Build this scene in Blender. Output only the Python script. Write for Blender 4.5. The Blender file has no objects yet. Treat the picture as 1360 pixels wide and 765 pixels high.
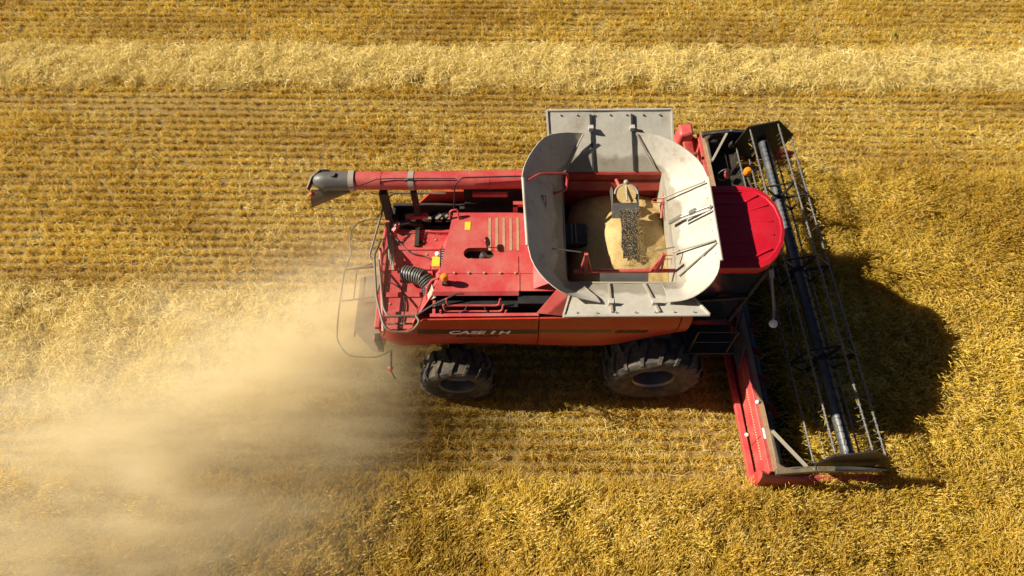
import bpy, math, random
import numpy as np
from mathutils import Vector, Matrix, noise as mnoise

random.seed(7)
rng = np.random.default_rng(7)
R = math.radians
scene = bpy.context.scene
col = scene.collection

# ------------------------------------------------------------------ camera, sky, sun, exposure
PITCH, CH, CD, FPX = R(60.5), 13.7, 6.85, 944.0
cam = bpy.data.objects.new('camera', bpy.data.cameras.new('camera'))
col.objects.link(cam)
cam.location = (0, -CD, CH)
cam.rotation_euler = (R(90) - PITCH, 0, 0)
cam.data.sensor_width = 36
cam.data.lens = FPX / 1360 * 36
cam.data.clip_end = 3000
scene.camera = cam

SUNV = Vector((-1.39, 0.20, 1.0)).normalized()          # towards the sun
world = bpy.data.worlds.new('World'); scene.world = world; world.use_nodes = True
wn = world.node_tree.nodes
sky = wn.new('ShaderNodeTexSky'); sky.sky_type = 'NISHITA'; sky.sun_disc = False
sky.sun_elevation = math.asin(SUNV.z)
sky.sun_rotation = math.atan2(SUNV.x, SUNV.y) % (2 * math.pi)
sky.air_density = 0.22; sky.dust_density = 0.4; sky.ozone_density = 1.0
wn['Background'].inputs[1].default_value = 0.05
world.node_tree.links.new(sky.outputs[0], wn['Background'].inputs[0])

sun = bpy.data.objects.new('sun', bpy.data.lights.new('sun', 'SUN'))
sun.data.energy = 5.0; sun.data.angle = R(0.5); sun.data.color = (1.0, 0.945, 0.81)
sun.rotation_euler = (-SUNV).to_track_quat('-Z', 'Y').to_euler()
sun.location = SUNV * 40
col.objects.link(sun)

scene.view_settings.view_transform = 'Standard'
scene.view_settings.look = 'None'
scene.view_settings.exposure = 0.88
scene.view_settings.gamma = 1.0
scene.cycles.max_bounces = 6
scene.cycles.volume_bounces = 4
scene.cycles.volume_step_rate = 1.0
scene.cycles.transparent_max_bounces = 4

def W(px, py, z):
    """point of the place at height z seen at photograph pixel (px, py): used for measuring"""
    s, c = math.sin(PITCH), math.cos(PITCH)
    x, v = (px - 680) / FPX, (382.5 - py) / FPX
    dy, dz = c + v * s, -s + v * c
    t = (z - CH) / dz
    return Vector((x * t, -CD + dy * t, z))

# ------------------------------------------------------------------ materials
def nmat(name):
    m = bpy.data.materials.new(name); m.use_nodes = True
    nt = m.node_tree
    return m, nt.nodes, nt.links, nt.nodes['Principled BSDF']

def noise_node(n, l, scale, detail=4, rough=.6, coord='Object'):
    tc = n.new('ShaderNodeTexCoord'); t = n.new('ShaderNodeTexNoise')
    t.inputs['Scale'].default_value = scale; t.inputs['Detail'].default_value = detail
    t.inputs['Roughness'].default_value = rough
    l.new(tc.outputs[coord], t.inputs['Vector'])
    return t

def ramp(n, l, src, stops):
    r = n.new('ShaderNodeValToRGB')
    els = r.color_ramp.elements
    while len(els) < len(stops): els.new(0.5)
    for e, (p, c) in zip(els, stops):
        e.position = p; e.color = (*c, 1)
    l.new(src, r.inputs[0])
    return r

def surf(name, base, rough=.5, metal=0., dust=None, dust_amt=.5, scale=3., bump=.0, spec=.5):
    """painted or plain surface with settled dust and wear in patches"""
    m, n, l, b = nmat(name)
    b.inputs['Roughness'].default_value = rough
    b.inputs['Metallic'].default_value = metal
    b.inputs['Specular IOR Level'].default_value = spec
    dust = dust or tuple(x * 1.3 + .02 for x in base)
    t = noise_node(n, l, scale, 6, .65)
    r = ramp(n, l, t.outputs[0], [(.38, base), (.72, tuple(base[i] * (1 - dust_amt) + dust[i] * dust_amt for i in range(3)))])
    t2 = noise_node(n, l, scale * 9, 5, .7)
    mix = n.new('ShaderNodeMix'); mix.data_type = 'RGBA'; mix.blend_type = 'MULTIPLY'
    mix.inputs[0].default_value = .35
    l.new(r.outputs[0], mix.inputs['A'])
    r2 = ramp(n, l, t2.outputs[0], [(.3, (.6, .6, .6)), (.65, (1, 1, 1))])
    l.new(r2.outputs[0], mix.inputs['B'])
    l.new(mix.outputs['Result'], b.inputs['Base Color'])
    rr = n.new('ShaderNodeMapRange'); rr.inputs[3].default_value = max(.05, rough - .12); rr.inputs[4].default_value = min(1, rough + .2)
    l.new(t.outputs[0], rr.inputs[0]); l.new(rr.outputs[0], b.inputs['Roughness'])
    if bump:
        bp = n.new('ShaderNodeBump'); bp.inputs['Strength'].default_value = bump; bp.inputs['Distance'].default_value = .02
        l.new(t2.outputs[0], bp.inputs['Height']); l.new(bp.outputs[0], b.inputs['Normal'])
    return m

DUST = (.50, .34, .15)
M = {}
M['red'] = surf('red_paint', (.47, .042, .045), .45, dust=(.50, .19, .13), dust_amt=.6, scale=2.2)
M['redroof'] = surf('red_roof_plastic', (.50, .008, .022), .35, dust=(.55, .03, .04), dust_amt=.4, scale=2)
M['redpanel'] = surf('red_side_panel', (.46, .030, .016), .32, dust=(.46, .09, .03), dust_amt=.6, scale=1.6)
M['reddark'] = surf('red_tank_paint', (.34, .020, .020), .5, dust=(.40, .16, .08), dust_amt=.6, scale=3)
def sheet_mat(name, base, sc):
    m, n, l, b = nmat(name)
    b.inputs['Specular IOR Level'].default_value = .25; b.inputs['Roughness'].default_value = .62
    t = noise_node(n, l, sc, 6, .65); t2 = noise_node(n, l, 14, 6, .7); t3 = noise_node(n, l, 1.4, 3, .6)
    r = ramp(n, l, t.outputs[0], [(.38, base), (.58, tuple(c * .90 for c in base)), (.74, (base[0] * .66, base[1] * .57, base[2] * .45))])
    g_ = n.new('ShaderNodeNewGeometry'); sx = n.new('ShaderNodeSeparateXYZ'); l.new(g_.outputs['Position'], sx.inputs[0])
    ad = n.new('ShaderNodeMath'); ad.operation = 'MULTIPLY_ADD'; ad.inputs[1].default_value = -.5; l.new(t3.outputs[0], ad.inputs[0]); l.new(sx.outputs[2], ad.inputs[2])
    lowband = ramp(n, l, ad.outputs[0], [(0, (.58, .55, .50)), (1, (1, 1, 1))])  # multiplies the sheet darker below a wavy height
    mr = n.new('ShaderNodeMapRange'); mr.inputs[1].default_value = 3.46; mr.inputs[2].default_value = 3.52; l.new(ad.outputs[0], mr.inputs[0]); l.new(mr.outputs[0], lowband.inputs[0])
    fine = ramp(n, l, t2.outputs[0], [(.3, (.86, .84, .81)), (.6, (1, 1, 1))])
    out = r.outputs[0]
    for q in (lowband, fine):
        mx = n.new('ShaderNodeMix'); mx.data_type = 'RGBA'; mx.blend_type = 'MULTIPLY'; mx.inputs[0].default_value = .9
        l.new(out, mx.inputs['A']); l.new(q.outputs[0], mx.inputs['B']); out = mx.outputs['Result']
    l.new(out, b.inputs['Base Color'])
    bp = n.new('ShaderNodeBump'); bp.inputs['Strength'].default_value = .12; bp.inputs['Distance'].default_value = .03
    l.new(t.outputs[0], bp.inputs['Height']); l.new(bp.outputs[0], b.inputs['Normal'])
    return m
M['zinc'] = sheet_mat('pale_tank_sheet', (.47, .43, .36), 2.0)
M['canvas'] = sheet_mat('pale_corner_sheet', (.47, .425, .355), 2.8)
M['steel'] = surf('worn_steel', (.35, .34, .32), .35, .85, dust=(.4, .32, .2), dust_amt=.5, scale=6)
M['tube'] = surf('silver_bat_tube', (.20, .195, .19), .4, .5, dust=(.34, .28, .19), dust_amt=.5, scale=8)
M['grey'] = surf('grey_sheet', (.30, .27, .22), .55, dust=(.42, .33, .2), dust_amt=.7, scale=4)
M['dark'] = surf('black_painted_steel', (.022, .022, .024), .5, dust=(.10, .075, .045), dust_amt=.5, scale=5)
M['drum'] = surf('dark_blue_grey_steel', (.06, .066, .078), .42, .3, dust=(.2, .17, .12), dust_amt=.5, scale=5)
M['tan'] = surf('dusty_top_of_frame', (.36, .20, .11), .7, dust=(.42, .29, .15), dust_amt=.8, scale=7)
M['rubber'] = surf('tyre_rubber', (.036, .033, .030), .85, dust=(.20, .155, .095), dust_amt=.85, scale=5, bump=.2)
M['rim'] = surf('grey_rim_paint', (.22, .23, .26), .35, .8, dust=(.3, .24, .15), dust_amt=.6, scale=5)
M['streamshade'] = surf('dark_stream_shade', (.012, .011, .010), .75, dust=(.06, .045, .02), dust_amt=.3, scale=14)  # shade of the falling grain stream, put into a colour
M['black'] = surf('black_plastic', (.010, .010, .011), .45, dust=(.03, .026, .02), dust_amt=.4, scale=5)
M['boot'] = surf('dark_grey_boot', (.085, .080, .072), .45, dust=(.15, .125, .09), dust_amt=.6, scale=4)
M['flap'] = surf('dusty_rubber_flap', (.105, .085, .05), .7, dust=(.2, .15, .08), dust_amt=.7, scale=5)
M['olive'] = surf('dusty_rail_tube', (.11, .085, .055), .5, dust=(.25, .18, .09), dust_amt=.6, scale=9)
M['yellow'] = surf('yellow_decal', (.85, .48, .02), .5, scale=4)
M['white'] = surf('white_paint', (.8, .8, .78), .5, scale=4)
M['decal'] = surf('black_decal', (.025, .022, .018), .4, dust=(.09, .06, .03), dust_amt=.6, scale=2.5)
M['decalfade'] = surf('faded_tan_decal', (.17, .10, .05), .5, dust=(.2, .11, .05), scale=2.5)
M['amber'] = surf('amber_lens', (.80, .22, .01), .2, scale=4)
M['glass'] = surf('dark_cab_glass', (.02, .025, .03), .08, scale=2)
M['darkshade'] = surf('dark_machine_interior', (.018, .014, .011), .8, dust=(.07, .045, .025), dust_amt=.6, scale=6)  # near-black parts; also holds the shade of bay walls and header floor

def grain_mat():
    m, n, l, b = nmat('wheat_grain')
    t = noise_node(n, l, 75, 5, .8); t2 = noise_node(n, l, 3.5, 4)
    r = ramp(n, l, t.outputs[0], [(.3, (.26, .15, .045)), (.5, (.66, .46, .18)), (.7, (.88, .70, .38))])
    mx = n.new('ShaderNodeMix'); mx.data_type = 'RGBA'; mx.blend_type = 'MULTIPLY'; mx.inputs[0].default_value = .5
    r2 = ramp(n, l, t2.outputs[0], [(.35, (.7, .65, .5)), (.65, (1, 1, 1))])
    l.new(r.outputs[0], mx.inputs['A']); l.new(r2.outputs[0], mx.inputs['B'])
    l.new(mx.outputs['Result'], b.inputs['Base Color']); b.inputs['Roughness'].default_value = .7
    bp = n.new('ShaderNodeBump'); bp.inputs['Strength'].default_value = .8; bp.inputs['Distance'].default_value = .02
    l.new(t.outputs[0], bp.inputs['Height']); l.new(bp.outputs[0], b.inputs['Normal'])
    return m
M['grain'] = grain_mat()

def straw_mat(name, cols, trans=.3, patch=None):
    """dry plant matter: every blade its own colour, plants vary, patches in the field vary"""
    m, n, l, b = nmat(name)
    g = n.new('ShaderNodeNewGeometry'); oi = n.new('ShaderNodeObjectInfo')
    ad = n.new('ShaderNodeMath'); ad.operation = 'ADD'
    ml = n.new('ShaderNodeMath'); ml.operation = 'MULTIPLY'; ml.inputs[1].default_value = .62
    ml2 = n.new('ShaderNodeMath'); ml2.operation = 'MULTIPLY'; ml2.inputs[1].default_value = .38
    l.new(g.outputs['Random Per Island'], ml.inputs[0]); l.new(oi.outputs['Random'], ml2.inputs[0])
    l.new(ml.outputs[0], ad.inputs[0]); l.new(ml2.outputs[0], ad.inputs[1])
    k = len(cols)
    r = ramp(n, l, ad.outputs[0], [(.08 + .84 * i / (k - 1), c) for i, c in enumerate(cols)])
    out = r.outputs[0]
    if patch:
        t = n.new('ShaderNodeTexNoise'); t.inputs['Scale'].default_value = .55; t.inputs['Detail'].default_value = 4
        mp = n.new('ShaderNodeMapping'); mp.inputs['Scale'].default_value = (.45, 1.6, 1)
        l.new(g.outputs['Position'], mp.inputs[0]); l.new(mp.outputs[0], t.inputs['Vector'])
        r2 = ramp(n, l, t.outputs[0], [(.35, patch[0]), (.62, patch[1])])
        mx = n.new('ShaderNodeMix'); mx.data_type = 'RGBA'; mx.blend_type = 'MULTIPLY'; mx.inputs[0].default_value = 1
        l.new(out, mx.inputs['A']); l.new(r2.outputs[0], mx.inputs['B']); out = mx.outputs['Result']
    l.new(out, b.inputs['Base Color']); b.inputs['Roughness'].default_value = .6
    b.inputs['Specular IOR Level'].default_value = .25
    tr = n.new('ShaderNodeBsdfTranslucent'); l.new(out, tr.inputs[0])
    ms = n.new('ShaderNodeMixShader'); ms.inputs[0].default_value = trans
    l.new(b.outputs[0], ms.inputs[1]); l.new(tr.outputs[0], ms.inputs[2])
    l.new(ms.outputs[0], n['Material Output'].inputs[0])
    return m
PATCH = ((.72, .62, .46), (1.0, 1.0, 1.0))
M['stubble'] = straw_mat('golden_stubble', [(.44, .285, .018), (.69, .445, .034), (.86, .59, .07), (.92, .73, .18)], .35, PATCH)
M['litter'] = straw_mat('loose_straw', [(.58, .43, .08), (.80, .62, .19), (.93, .79, .38)], .3, PATCH)
M['swath'] = straw_mat('pale_threshed_straw', [(.62, .46, .10), (.84, .66, .23), (.95, .83, .44)], .35)
M['stalk'] = straw_mat('ripe_wheat_stalk', [(.30, .23, .015), (.58, .41, .03), (.83, .60, .09)], .3, PATCH)
M['ear'] = straw_mat('ripe_wheat_ear', [(.62, .43, .04), (.87, .625, .11), (.97, .83, .36)], .3, PATCH)
M['weed'] = straw_mat('green_weed_leaf', [(.14, .20, .03), (.26, .30, .06)], .3)

def slots_mat():
    m, n, l, b = nmat('row_of_small_slots')
    tc = n.new('ShaderNodeTexCoord'); sx = n.new('ShaderNodeSeparateXYZ'); l.new(tc.outputs['Object'], sx.inputs[0])
    f = n.new('ShaderNodeMath'); f.operation = 'MULTIPLY'; f.inputs[1].default_value = 20; l.new(sx.outputs[1], f.inputs[0])
    g_ = n.new('ShaderNodeMath'); g_.operation = 'FRACT'; l.new(f.outputs[0], g_.inputs[0])
    r = ramp(n, l, g_.outputs[0], [(.50, (.54, .04, .045)), (.55, (.62, .42, .26))]); r.color_ramp.interpolation = 'CONSTANT'
    l.new(r.outputs[0], b.inputs['Base Color']); return m
M['slots'] = slots_mat()

def ground_mat():
    m, n, l, b = nmat('dry_field_soil')
    t = noise_node(n, l, 7, 8, .75); t2 = noise_node(n, l, 60, 4, .7)
    r = ramp(n, l, t.outputs[0], [(.3, (.24, .14, .035)), (.55, (.40, .26, .075)), (.75, (.56, .39, .13))])
    r2 = ramp(n, l, t2.outputs[0], [(.35, (.5, .45, .4)), (.6, (1, 1, 1))])
    mx = n.new('ShaderNodeMix'); mx.data_type = 'RGBA'; mx.blend_type = 'MULTIPLY'; mx.inputs[0].default_value = .8
    l.new(r.outputs[0], mx.inputs['A']); l.new(r2.outputs[0], mx.inputs['B'])
    l.new(mx.outputs['Result'], b.inputs['Base Color']); b.inputs['Roughness'].default_value = .95
    bp = n.new('ShaderNodeBump'); bp.inputs['Distance'].default_value = .03
    l.new(t2.outputs[0], bp.inputs['Height']); l.new(bp.outputs[0], b.inputs['Normal'])
    return m
M['ground'] = ground_mat()

# ------------------------------------------------------------------ mesh helper
class MB:
    def __init__(s): s.v = []; s.f = []
    def add(s, vs, fs):
        o = len(s.v); s.v += [tuple(p) for p in vs]; s.f += [tuple(o + i for i in f) for f in fs]; return s
    def hexa(s, p):            # 4 bottom points anticlockwise, 4 top points
        return s.add(p, [(3, 2, 1, 0), (4, 5, 6, 7), (0, 1, 5, 4), (1, 2, 6, 5), (2, 3, 7, 6), (3, 0, 4, 7)])
    def box(s, x0, x1, y0, y1, z0, z1, mat=None):
        p = [Vector(q) for q in ((x0, y0, z0), (x1, y0, z0), (x1, y1, z0), (x0, y1, z0), (x0, y0, z1), (x1, y0, z1), (x1, y1, z1), (x0, y1, z1))]
        if mat: p = [mat @ q for q in p]
        return s.hexa(p)
    def bar(s, a, b, w, h, up=(0, 0, 1)):
        a, b = Vector(a), Vector(b); d = (b - a).normalized(); u = Vector(up)
        sd = d.cross(u).normalized() * w / 2; u = sd.cross(d).normalized() * h / 2
        return s.hexa([a - sd - u, b - sd - u, b + sd - u, a + sd - u, a - sd + u, b - sd + u, b + sd + u, a + sd + u])
    def plate(s, pts, th):
        pts = [Vector(p) for p in pts]
        nrm = Vector((0, 0, 0))
        for i in range(len(pts)): nrm += pts[i].cross(pts[(i + 1) % len(pts)])
        nrm = nrm.normalized() * th / 2; k = len(pts)
        fs = [tuple(range(k - 1, -1, -1)), tuple(range(k, 2 * k))] + [(i, (i + 1) % k, k + (i + 1) % k, k + i) for i in range(k)]
        return s.add([p - nrm for p in pts] + [p + nrm for p in pts], fs)
    def tube(s, path, r, n=8, closed=False, r2=None):
        path = [Vector(p) for p in path]; k = len(path); vs = []; fs = []
        prev = None
        for i, p in enumerate(path):
            a = path[(i - 1) % k] if closed or i else path[0]; b = path[(i + 1) % k] if closed or i < k - 1 else path[-1]
            t = (b - a).normalized()
            if prev is None:
                u = t.orthogonal().normalized()
            else:
                u = (prev - t * prev.dot(t)).normalized()
            prev = u; w = t.cross(u)
            rr = r if r2 is None else r + (r2 - r) * i / (k - 1)
            for j in range(n):
                an = 2 * math.pi * j / n; vs.append(p + (u * math.cos(an) + w * math.sin(an)) * rr)
        for i in range(k if closed else k - 1):
            for j in range(n):
                i2 = (i + 1) % k
                fs.append((i * n + j, i * n + (j + 1) % n, i2 * n + (j + 1) % n, i2 * n + j))
        if not closed:
            fs.append(tuple(range(n - 1, -1, -1))); fs.append(tuple((k - 1) * n + j for j in range(n)))
        return s.add(vs, fs)
    def lathe(s, prof, c, axis=(0, 0, 1), n=24, a0=0, a1=2 * math.pi, cap=True):
        q = Vector((0, 0, 1)).rotation_difference(Vector(axis).normalized()); c = Vector(c); vs = []; fs = []
        full = abs(a1 - a0 - 2 * math.pi) < 1e-6; m = n if full else n + 1; k = len(prof)
        for r, h in prof:
            for j in range(m):
                an = a0 + (a1 - a0) * j / n; vs.append(c + q @ Vector((r * math.cos(an), r * math.sin(an), h)))
        for i in range(k - 1):
            for j in range(n):
                j2 = (j + 1) % m; fs.append((i * m + j, i * m + j2, (i + 1) * m + j2, (i + 1) * m + j))
        if full and cap:
            if prof[0][0] > 1e-4: fs.append(tuple(range(m - 1, -1, -1)))
            if prof[-1][0] > 1e-4: fs.append(tuple((k - 1) * m + j for j in range(m)))
        return s.add(vs, fs)
    def ball(s, c, r, n=14, sz=1.0):
        return s.lathe([(max(1e-5, r * math.sin(math.pi * i / 8)), -r * sz * math.cos(math.pi * i / 8)) for i in range(9)], c, n=n)
    def grid(s, P, th=0.0):    # rows of points; thickness along the vertex normals
        a, b = len(P), len(P[0]); P = [[Vector(p) for p in r] for r in P]
        N = [[None] * b for _ in range(a)]
        for i in range(a):
            for j in range(b):
                du = P[min(i + 1, a - 1)][j] - P[max(i - 1, 0)][j]; dv = P[i][min(j + 1, b - 1)] - P[i][max(j - 1, 0)]
                N[i][j] = du.cross(dv).normalized()
        vs = [P[i][j] for i in range(a) for j in range(b)]
        fs = [(i * b + j, (i + 1) * b + j, (i + 1) * b + j + 1, i * b + j + 1) for i in range(a - 1) for j in range(b - 1)]
        if th:
            o = len(vs); vs += [P[i][j] - N[i][j] * th for i in range(a) for j in range(b)]
            fs += [(o + f[3], o + f[2], o + f[1], o + f[0]) for f in list(fs)]
            edge = [(i, 0) for i in range(a)] + [(a - 1, j) for j in range(1, b)] + [(i, b - 1) for i in range(a - 2, -1, -1)] + [(0, j) for j in range(b - 2, 0, -1)]
            for q, (i, j) in enumerate(edge):
                i2, j2 = edge[(q + 1) % len(edge)]; A, B = i * b + j, i2 * b + j2
                fs.append((A, B, o + B, o + A))
        return s.add(vs, fs)
    def build(s, name, mat, parent=None, bevel=0, smooth=True, label=None):
        me = bpy.data.meshes.new(name); me.from_pydata(s.v, [], s.f); me.validate(); me.update()
        o = bpy.data.objects.new(name, me); col.objects.link(o); me.materials.append(M[mat] if isinstance(mat, str) else mat)
        import bmesh
        bm = bmesh.new(); bm.from_mesh(me); bmesh.ops.recalc_face_normals(bm, faces=bm.faces); bm.to_mesh(me); bm.free()
        if smooth:
            for p in me.polygons: p.use_smooth = True
            me.set_sharp_from_angle(angle=R(38))
        if bevel:
            b = o.modifiers.new('bevel', 'BEVEL'); b.width = bevel; b.segments = 2; b.limit_method = 'ANGLE'; b.angle_limit = R(40)
        if parent: o.parent = parent
        if label: o['label'] = label
        return o

def tag(o, label, cat, group=None, kind=None):
    o['label'] = label; o['category'] = cat
    if group: o['group'] = group
    if kind: o['kind'] = kind
    return o

def arc(p0, p1, p2, k=6):      # smooth bend through three control points
    p0, p1, p2 = map(Vector, (p0, p1, p2))
    return [(1 - t) ** 2 * p0 + 2 * t * (1 - t) * p1 + t * t * p2 for t in [i / k for i in range(k + 1)]]

def rounded(pts, r=.08, k=5, closed=False):   # polyline with its corners rounded
    pts = [Vector(p) for p in pts]; out = []; n = len(pts)
    for i, p in enumerate(pts):
        if not closed and i in (0, n - 1): out.append(p); continue
        a, b = pts[i - 1], pts[(i + 1) % n]
        da, db = a - p, b - p
        out += arc(p + da.normalized() * min(r, da.length * .45), p, p + db.normalized() * min(r, db.length * .45), k)
    return out

def lerp(a, b, t): return Vector(a) * (1 - t) + Vector(b) * t

# ------------------------------------------------------------------ the ground
g = MB().add([(-900, -900, 0), (900, -900, 0), (900, 900, 0), (-900, 900, 0)], [(0, 1, 2, 3)]).build('ground', 'ground')
g['kind'] = 'structure'

# ------------------------------------------------------------------ the combine harvester
combine = bpy.data.objects.new('combine_harvester', None); col.objects.link(combine)
combine.empty_display_size = .5
tag(combine, 'red combine harvester with raised white grain tank sides cutting wheat', 'harvester')
C = combine

# chassis and dark inner body
b = MB()
b.box(-2.2, 3.0, -.95, 1.0, 1.05, 2.30)
b.box(-1.0, 2.9, -1.22, 1.22, 1.6, 2.62)
b.box(2.55, 2.95, -1.35, 1.35, .75, 1.15)            # front axle beam
b.box(-1.25, -.95, -1.2, 1.2, .55, .95)
b.build('chassis', 'darkshade', C, .02)

# side panels (both sides): outline in x, z
top = [(-2.33, 2.42), (-1.86, 2.44), (-1.52, 2.88), (3.05, 3.02)]
bot = [(3.08, 2.36), (2.75, 2.24), (2.31, 2.04), (2.0, 1.86), (1.67, 1.755), (1.2, 1.73), (.47, 1.79), (-.2, 1.85), (-.8, 1.87), (-1.3, 1.82), (-1.66, 1.77), (-2.1, 1.74), (-2.25, 1.80), (-2.36, 2.0)]
def interp(pl, x):
    pl = sorted(pl)
    for (a, za), (c, zc) in zip(pl, pl[1:]):
        if a <= x <= c: return za + (zc - za) * (x - a) / (c - a)
    return pl[0][1] if x < pl[0][0] else pl[-1][1]
def side_sheet(x0, x1, sgn):
    xs = [x0 + (x1 - x0) * i / 24 for i in range(25)]
    P = []
    for x in xs:
        zt, zb = interp(top, x), interp(bot[:-1], x)
        row = []
        for j in range(9):
            t = j / 8; z = zb + (zt - zb) * t
            y = 1.36 + .045 * math.sin(math.pi * min(1, max(0, t))) - .05 * (1 - t) ** 2
            if x < -2.0: y -= .10 * ((-2.0 - x) / .36) ** 2
            row.append((x, sgn * y, z))
        P.append(row)
    return MB().grid(P, .03)
for sgn in (-1, 1):
    side_sheet(-2.34, .452, sgn).build('rear_side_panel', 'redpanel', C)
    side_sheet(.472, 2.865, sgn).build('front_side_panel', 'redpanel', C)
    side_sheet(2.885, 3.06, sgn).build('corner_panel', 'redpanel', C)
# black stripe decal, lettering
def ysurf(x, z):
    zt, zb = interp(top, x), interp(bot[:-1], x); t = (z - zb) / (zt - zb)
    return -(1.36 + .045 * math.sin(math.pi * min(1, max(0, t))) - .05 * (1 - t) ** 2)
def stripe(x0, x1, z0, z1, mat, name):
    n = 16
    P = [[(x0 + (x1 - x0) * i / n, ysurf(x0 + (x1 - x0) * i / n, z0 + (z1 - z0) * j / 3) - .004, z0 + (z1 - z0) * j / 3) for j in range(4)] for i in range(n + 1)]
    return MB().grid(P).build(name, mat, C)
stripe(-1.66, .44, 2.425, 2.575, 'decal', 'stripe')
stripe(.49, 1.74, 2.46, 2.56, 'decalfade', 'stripe')
stripe(-.96, -.44, 2.085, 2.135, 'decalfade', 'sticker')
def text(body, x, z, h, mat, name, w=1.0, shear=.3, bold=.012, parent=C, M4=None):
    cu = bpy.data.curves.new(name, 'FONT'); cu.body = body; cu.size = 1; cu.shear = shear; cu.offset = bold; cu.extrude = .003
    tmp = bpy.data.objects.new('tmp', cu); col.objects.link(tmp)
    bpy.context.view_layer.update()
    me = bpy.data.meshes.new_from_object(tmp.evaluated_get(bpy.context.evaluated_depsgraph_get()))
    bpy.data.objects.remove(tmp); bpy.data.curves.remove(cu)
    co = np.array([v.co for v in me.vertices]); mn, mxx = co.min(0), co.max(0)
    for v in me.vertices:
        u = (v.co.x - mn[0]) / (mxx[0] - mn[0]) * w; q = (v.co.y - mn[1]) / (mxx[1] - mn[1]) * h
        X, Z = x + u, z + q
        v.co = (X, ysurf(X, Z) - .010 - v.co.z, Z)
    o = bpy.data.objects.new(name, me); col.objects.link(o); me.materials.append(M[mat]); o.parent = parent
    return o
text('CASE', -1.10, 2.435, .125, 'white', 'lettering', .66, .25, .03)
text('I', -.385, 2.435, .125, 'white', 'lettering', .11, .25, .05)
text('H', -.235, 2.435, .125, 'white', 'lettering', .22, .25, .03)
text('AXIAL-FLOW', -1.0, 2.29, .075, 'decal', 'lettering', .78, .1, .0)
text('6088', 1.80, 2.455, .105, 'decal', 'lettering', .58, .3, .03)

# rear deck with ribs, back wall
b = MB()
b.box(-2.32, -1.10, -1.30, .76, 2.30, 2.42)
b.box(-2.32, -1.12, .72, .80, 2.42, 2.46)
b.box(-2.26, -1.3, .34, .44, 2.42, 2.45)
b.build('rear_deck', 'red', C, .015)
for y in (-.05, -.62, -1.02): MB().box(-2.28, -1.5, y - .05, y + .05, 2.42, 2.455).build('deck_rib', 'red', C, .01)
b = MB(); b.plate([(-2.36, -1.28, 1.72), (-2.36, -1.28, 2.44), (-2.36, .98, 2.44), (-2.36, .98, 1.72)], .03)
b.box(-2.42, -2.33, -1.30, 1.0, 2.40, 2.50)
b.build('back_wall', 'red', C, .01)
# open bay beside the deck under the auger, black machinery and a pale sheet inside
b = MB(); b.box(-2.3, -.9, .80, 1.30, 1.70, 1.90); b.box(-2.32, -2.24, .80, 1.3, 1.9, 2.50); b.box(-2.3, -.9, 1.27, 1.335, 1.8, 2.58)  # last box is an added dark sheet, hiding the sunlit red panel behind
b.box(-2.2, -1.6, .95, 1.25, 1.9, 2.3); b.box(-1.0, -.8, .82, 1.3, 1.9, 2.6)
b.tube([(-2.2, .9, 2.32), (-1.2, .9, 2.25)], .07, 10); b.tube([(-2.25, .85, 2.55), (-1.95, .84, 2.62), (-1.7, .86, 2.45)], .05, 8)
b.build('engine_bay', 'darkshade', C, .02)
MB().plate([W(562, 291, 2.32), W(600, 291, 2.32), W(600, 280, 2.42), W(583, 284, 2.38)], .02).build('inner_sheet', 'grey', C)
for q in range(3): MB().tube(arc(W(574 + 9 * q, 291, 2.36), W(578 + 9 * q, 287, 2.46), W(584 + 9 * q, 283, 2.42)), .016, 6).build('hose', 'black', C)
for q in range(5): MB().bar(W(536 + 14 * q, 294, 2.47), W(545 + 14 * q, 294, 2.47), .02, .02).build('cleat', 'grey', C)
MB().bar((-2.02, .96, 2.62), (-1.6, 1.0, 2.62), .1, .08).build('bracket', 'red', C, .01)
MB().bar((-2.25, .72, 2.5), (-2.12, .86, 2.6), .08, .08).build('bracket', 'red', C, .01)

# engine hood: raised, with sloping rear and near edges
HZ = 3.08
b = MB()
tp = [(-1.32, -.90, HZ), (.95, -.90, HZ), (.95, .74, HZ), (-1.07, .74, HZ)]
bt = [(-1.80, -1.27, 2.44), (.95, -.98, 2.44), (.95, .80, 2.40), (-1.20, .80, 2.40)]
# top sheet with the stadium hole cut through: built as a ring of quads between the hole and the outline
def stadium(cx, cy, L, rr, z, n=24):
    out = []
    for i in range(n):
        a = 2 * math.pi * i / n; ca, sa = math.cos(a), math.sin(a)
        out.append(Vector((cx + (L if ca > 0 else -L) * (1 if abs(ca) > 1e-6 else 0) + rr * ca, cy + rr * sa, z)))
    return out
hole = stadium(-.585, -.135, .155, .115, HZ)
out_pts = []
c0 = Vector((-.585, -.135, HZ))
poly = [Vector(p) for p in tp]
for h in hole:
    d = (h - c0); best = 1e9
    for i in range(4):
        p, q = poly[i], poly[(i + 1) % 4]; e = q - p
        den = d.x * e.y - d.y * e.x
        if abs(den) < 1e-9: continue
        t = ((p.x - c0.x) * e.y - (p.y - c0.y) * e.x) / den; u = ((p.x - c0.x) * d.y - (p.y - c0.y) * d.x) / den
        if t > 0 and -1e-6 <= u <= 1 + 1e-6: best = min(best, t)
    out_pts.append(c0 + d * best)
n = len(hole)
vs = hole + out_pts + [h - Vector((0, 0, .12)) for h in hole]
fs = [(i, (i + 1) % n, n + (i + 1) % n, n + i) for i in range(n)] + [(i, 2 * n + i, 2 * n + (i + 1) % n, (i + 1) % n) for i in range(n)]
b.add(vs, fs)
eidx = []
for q in out_pts:
    eidx.append(min(range(4), key=lambda i: abs((poly[(i + 1) % 4] - poly[i]).cross(q - poly[i]).z) / (poly[(i + 1) % 4] - poly[i]).length))
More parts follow.
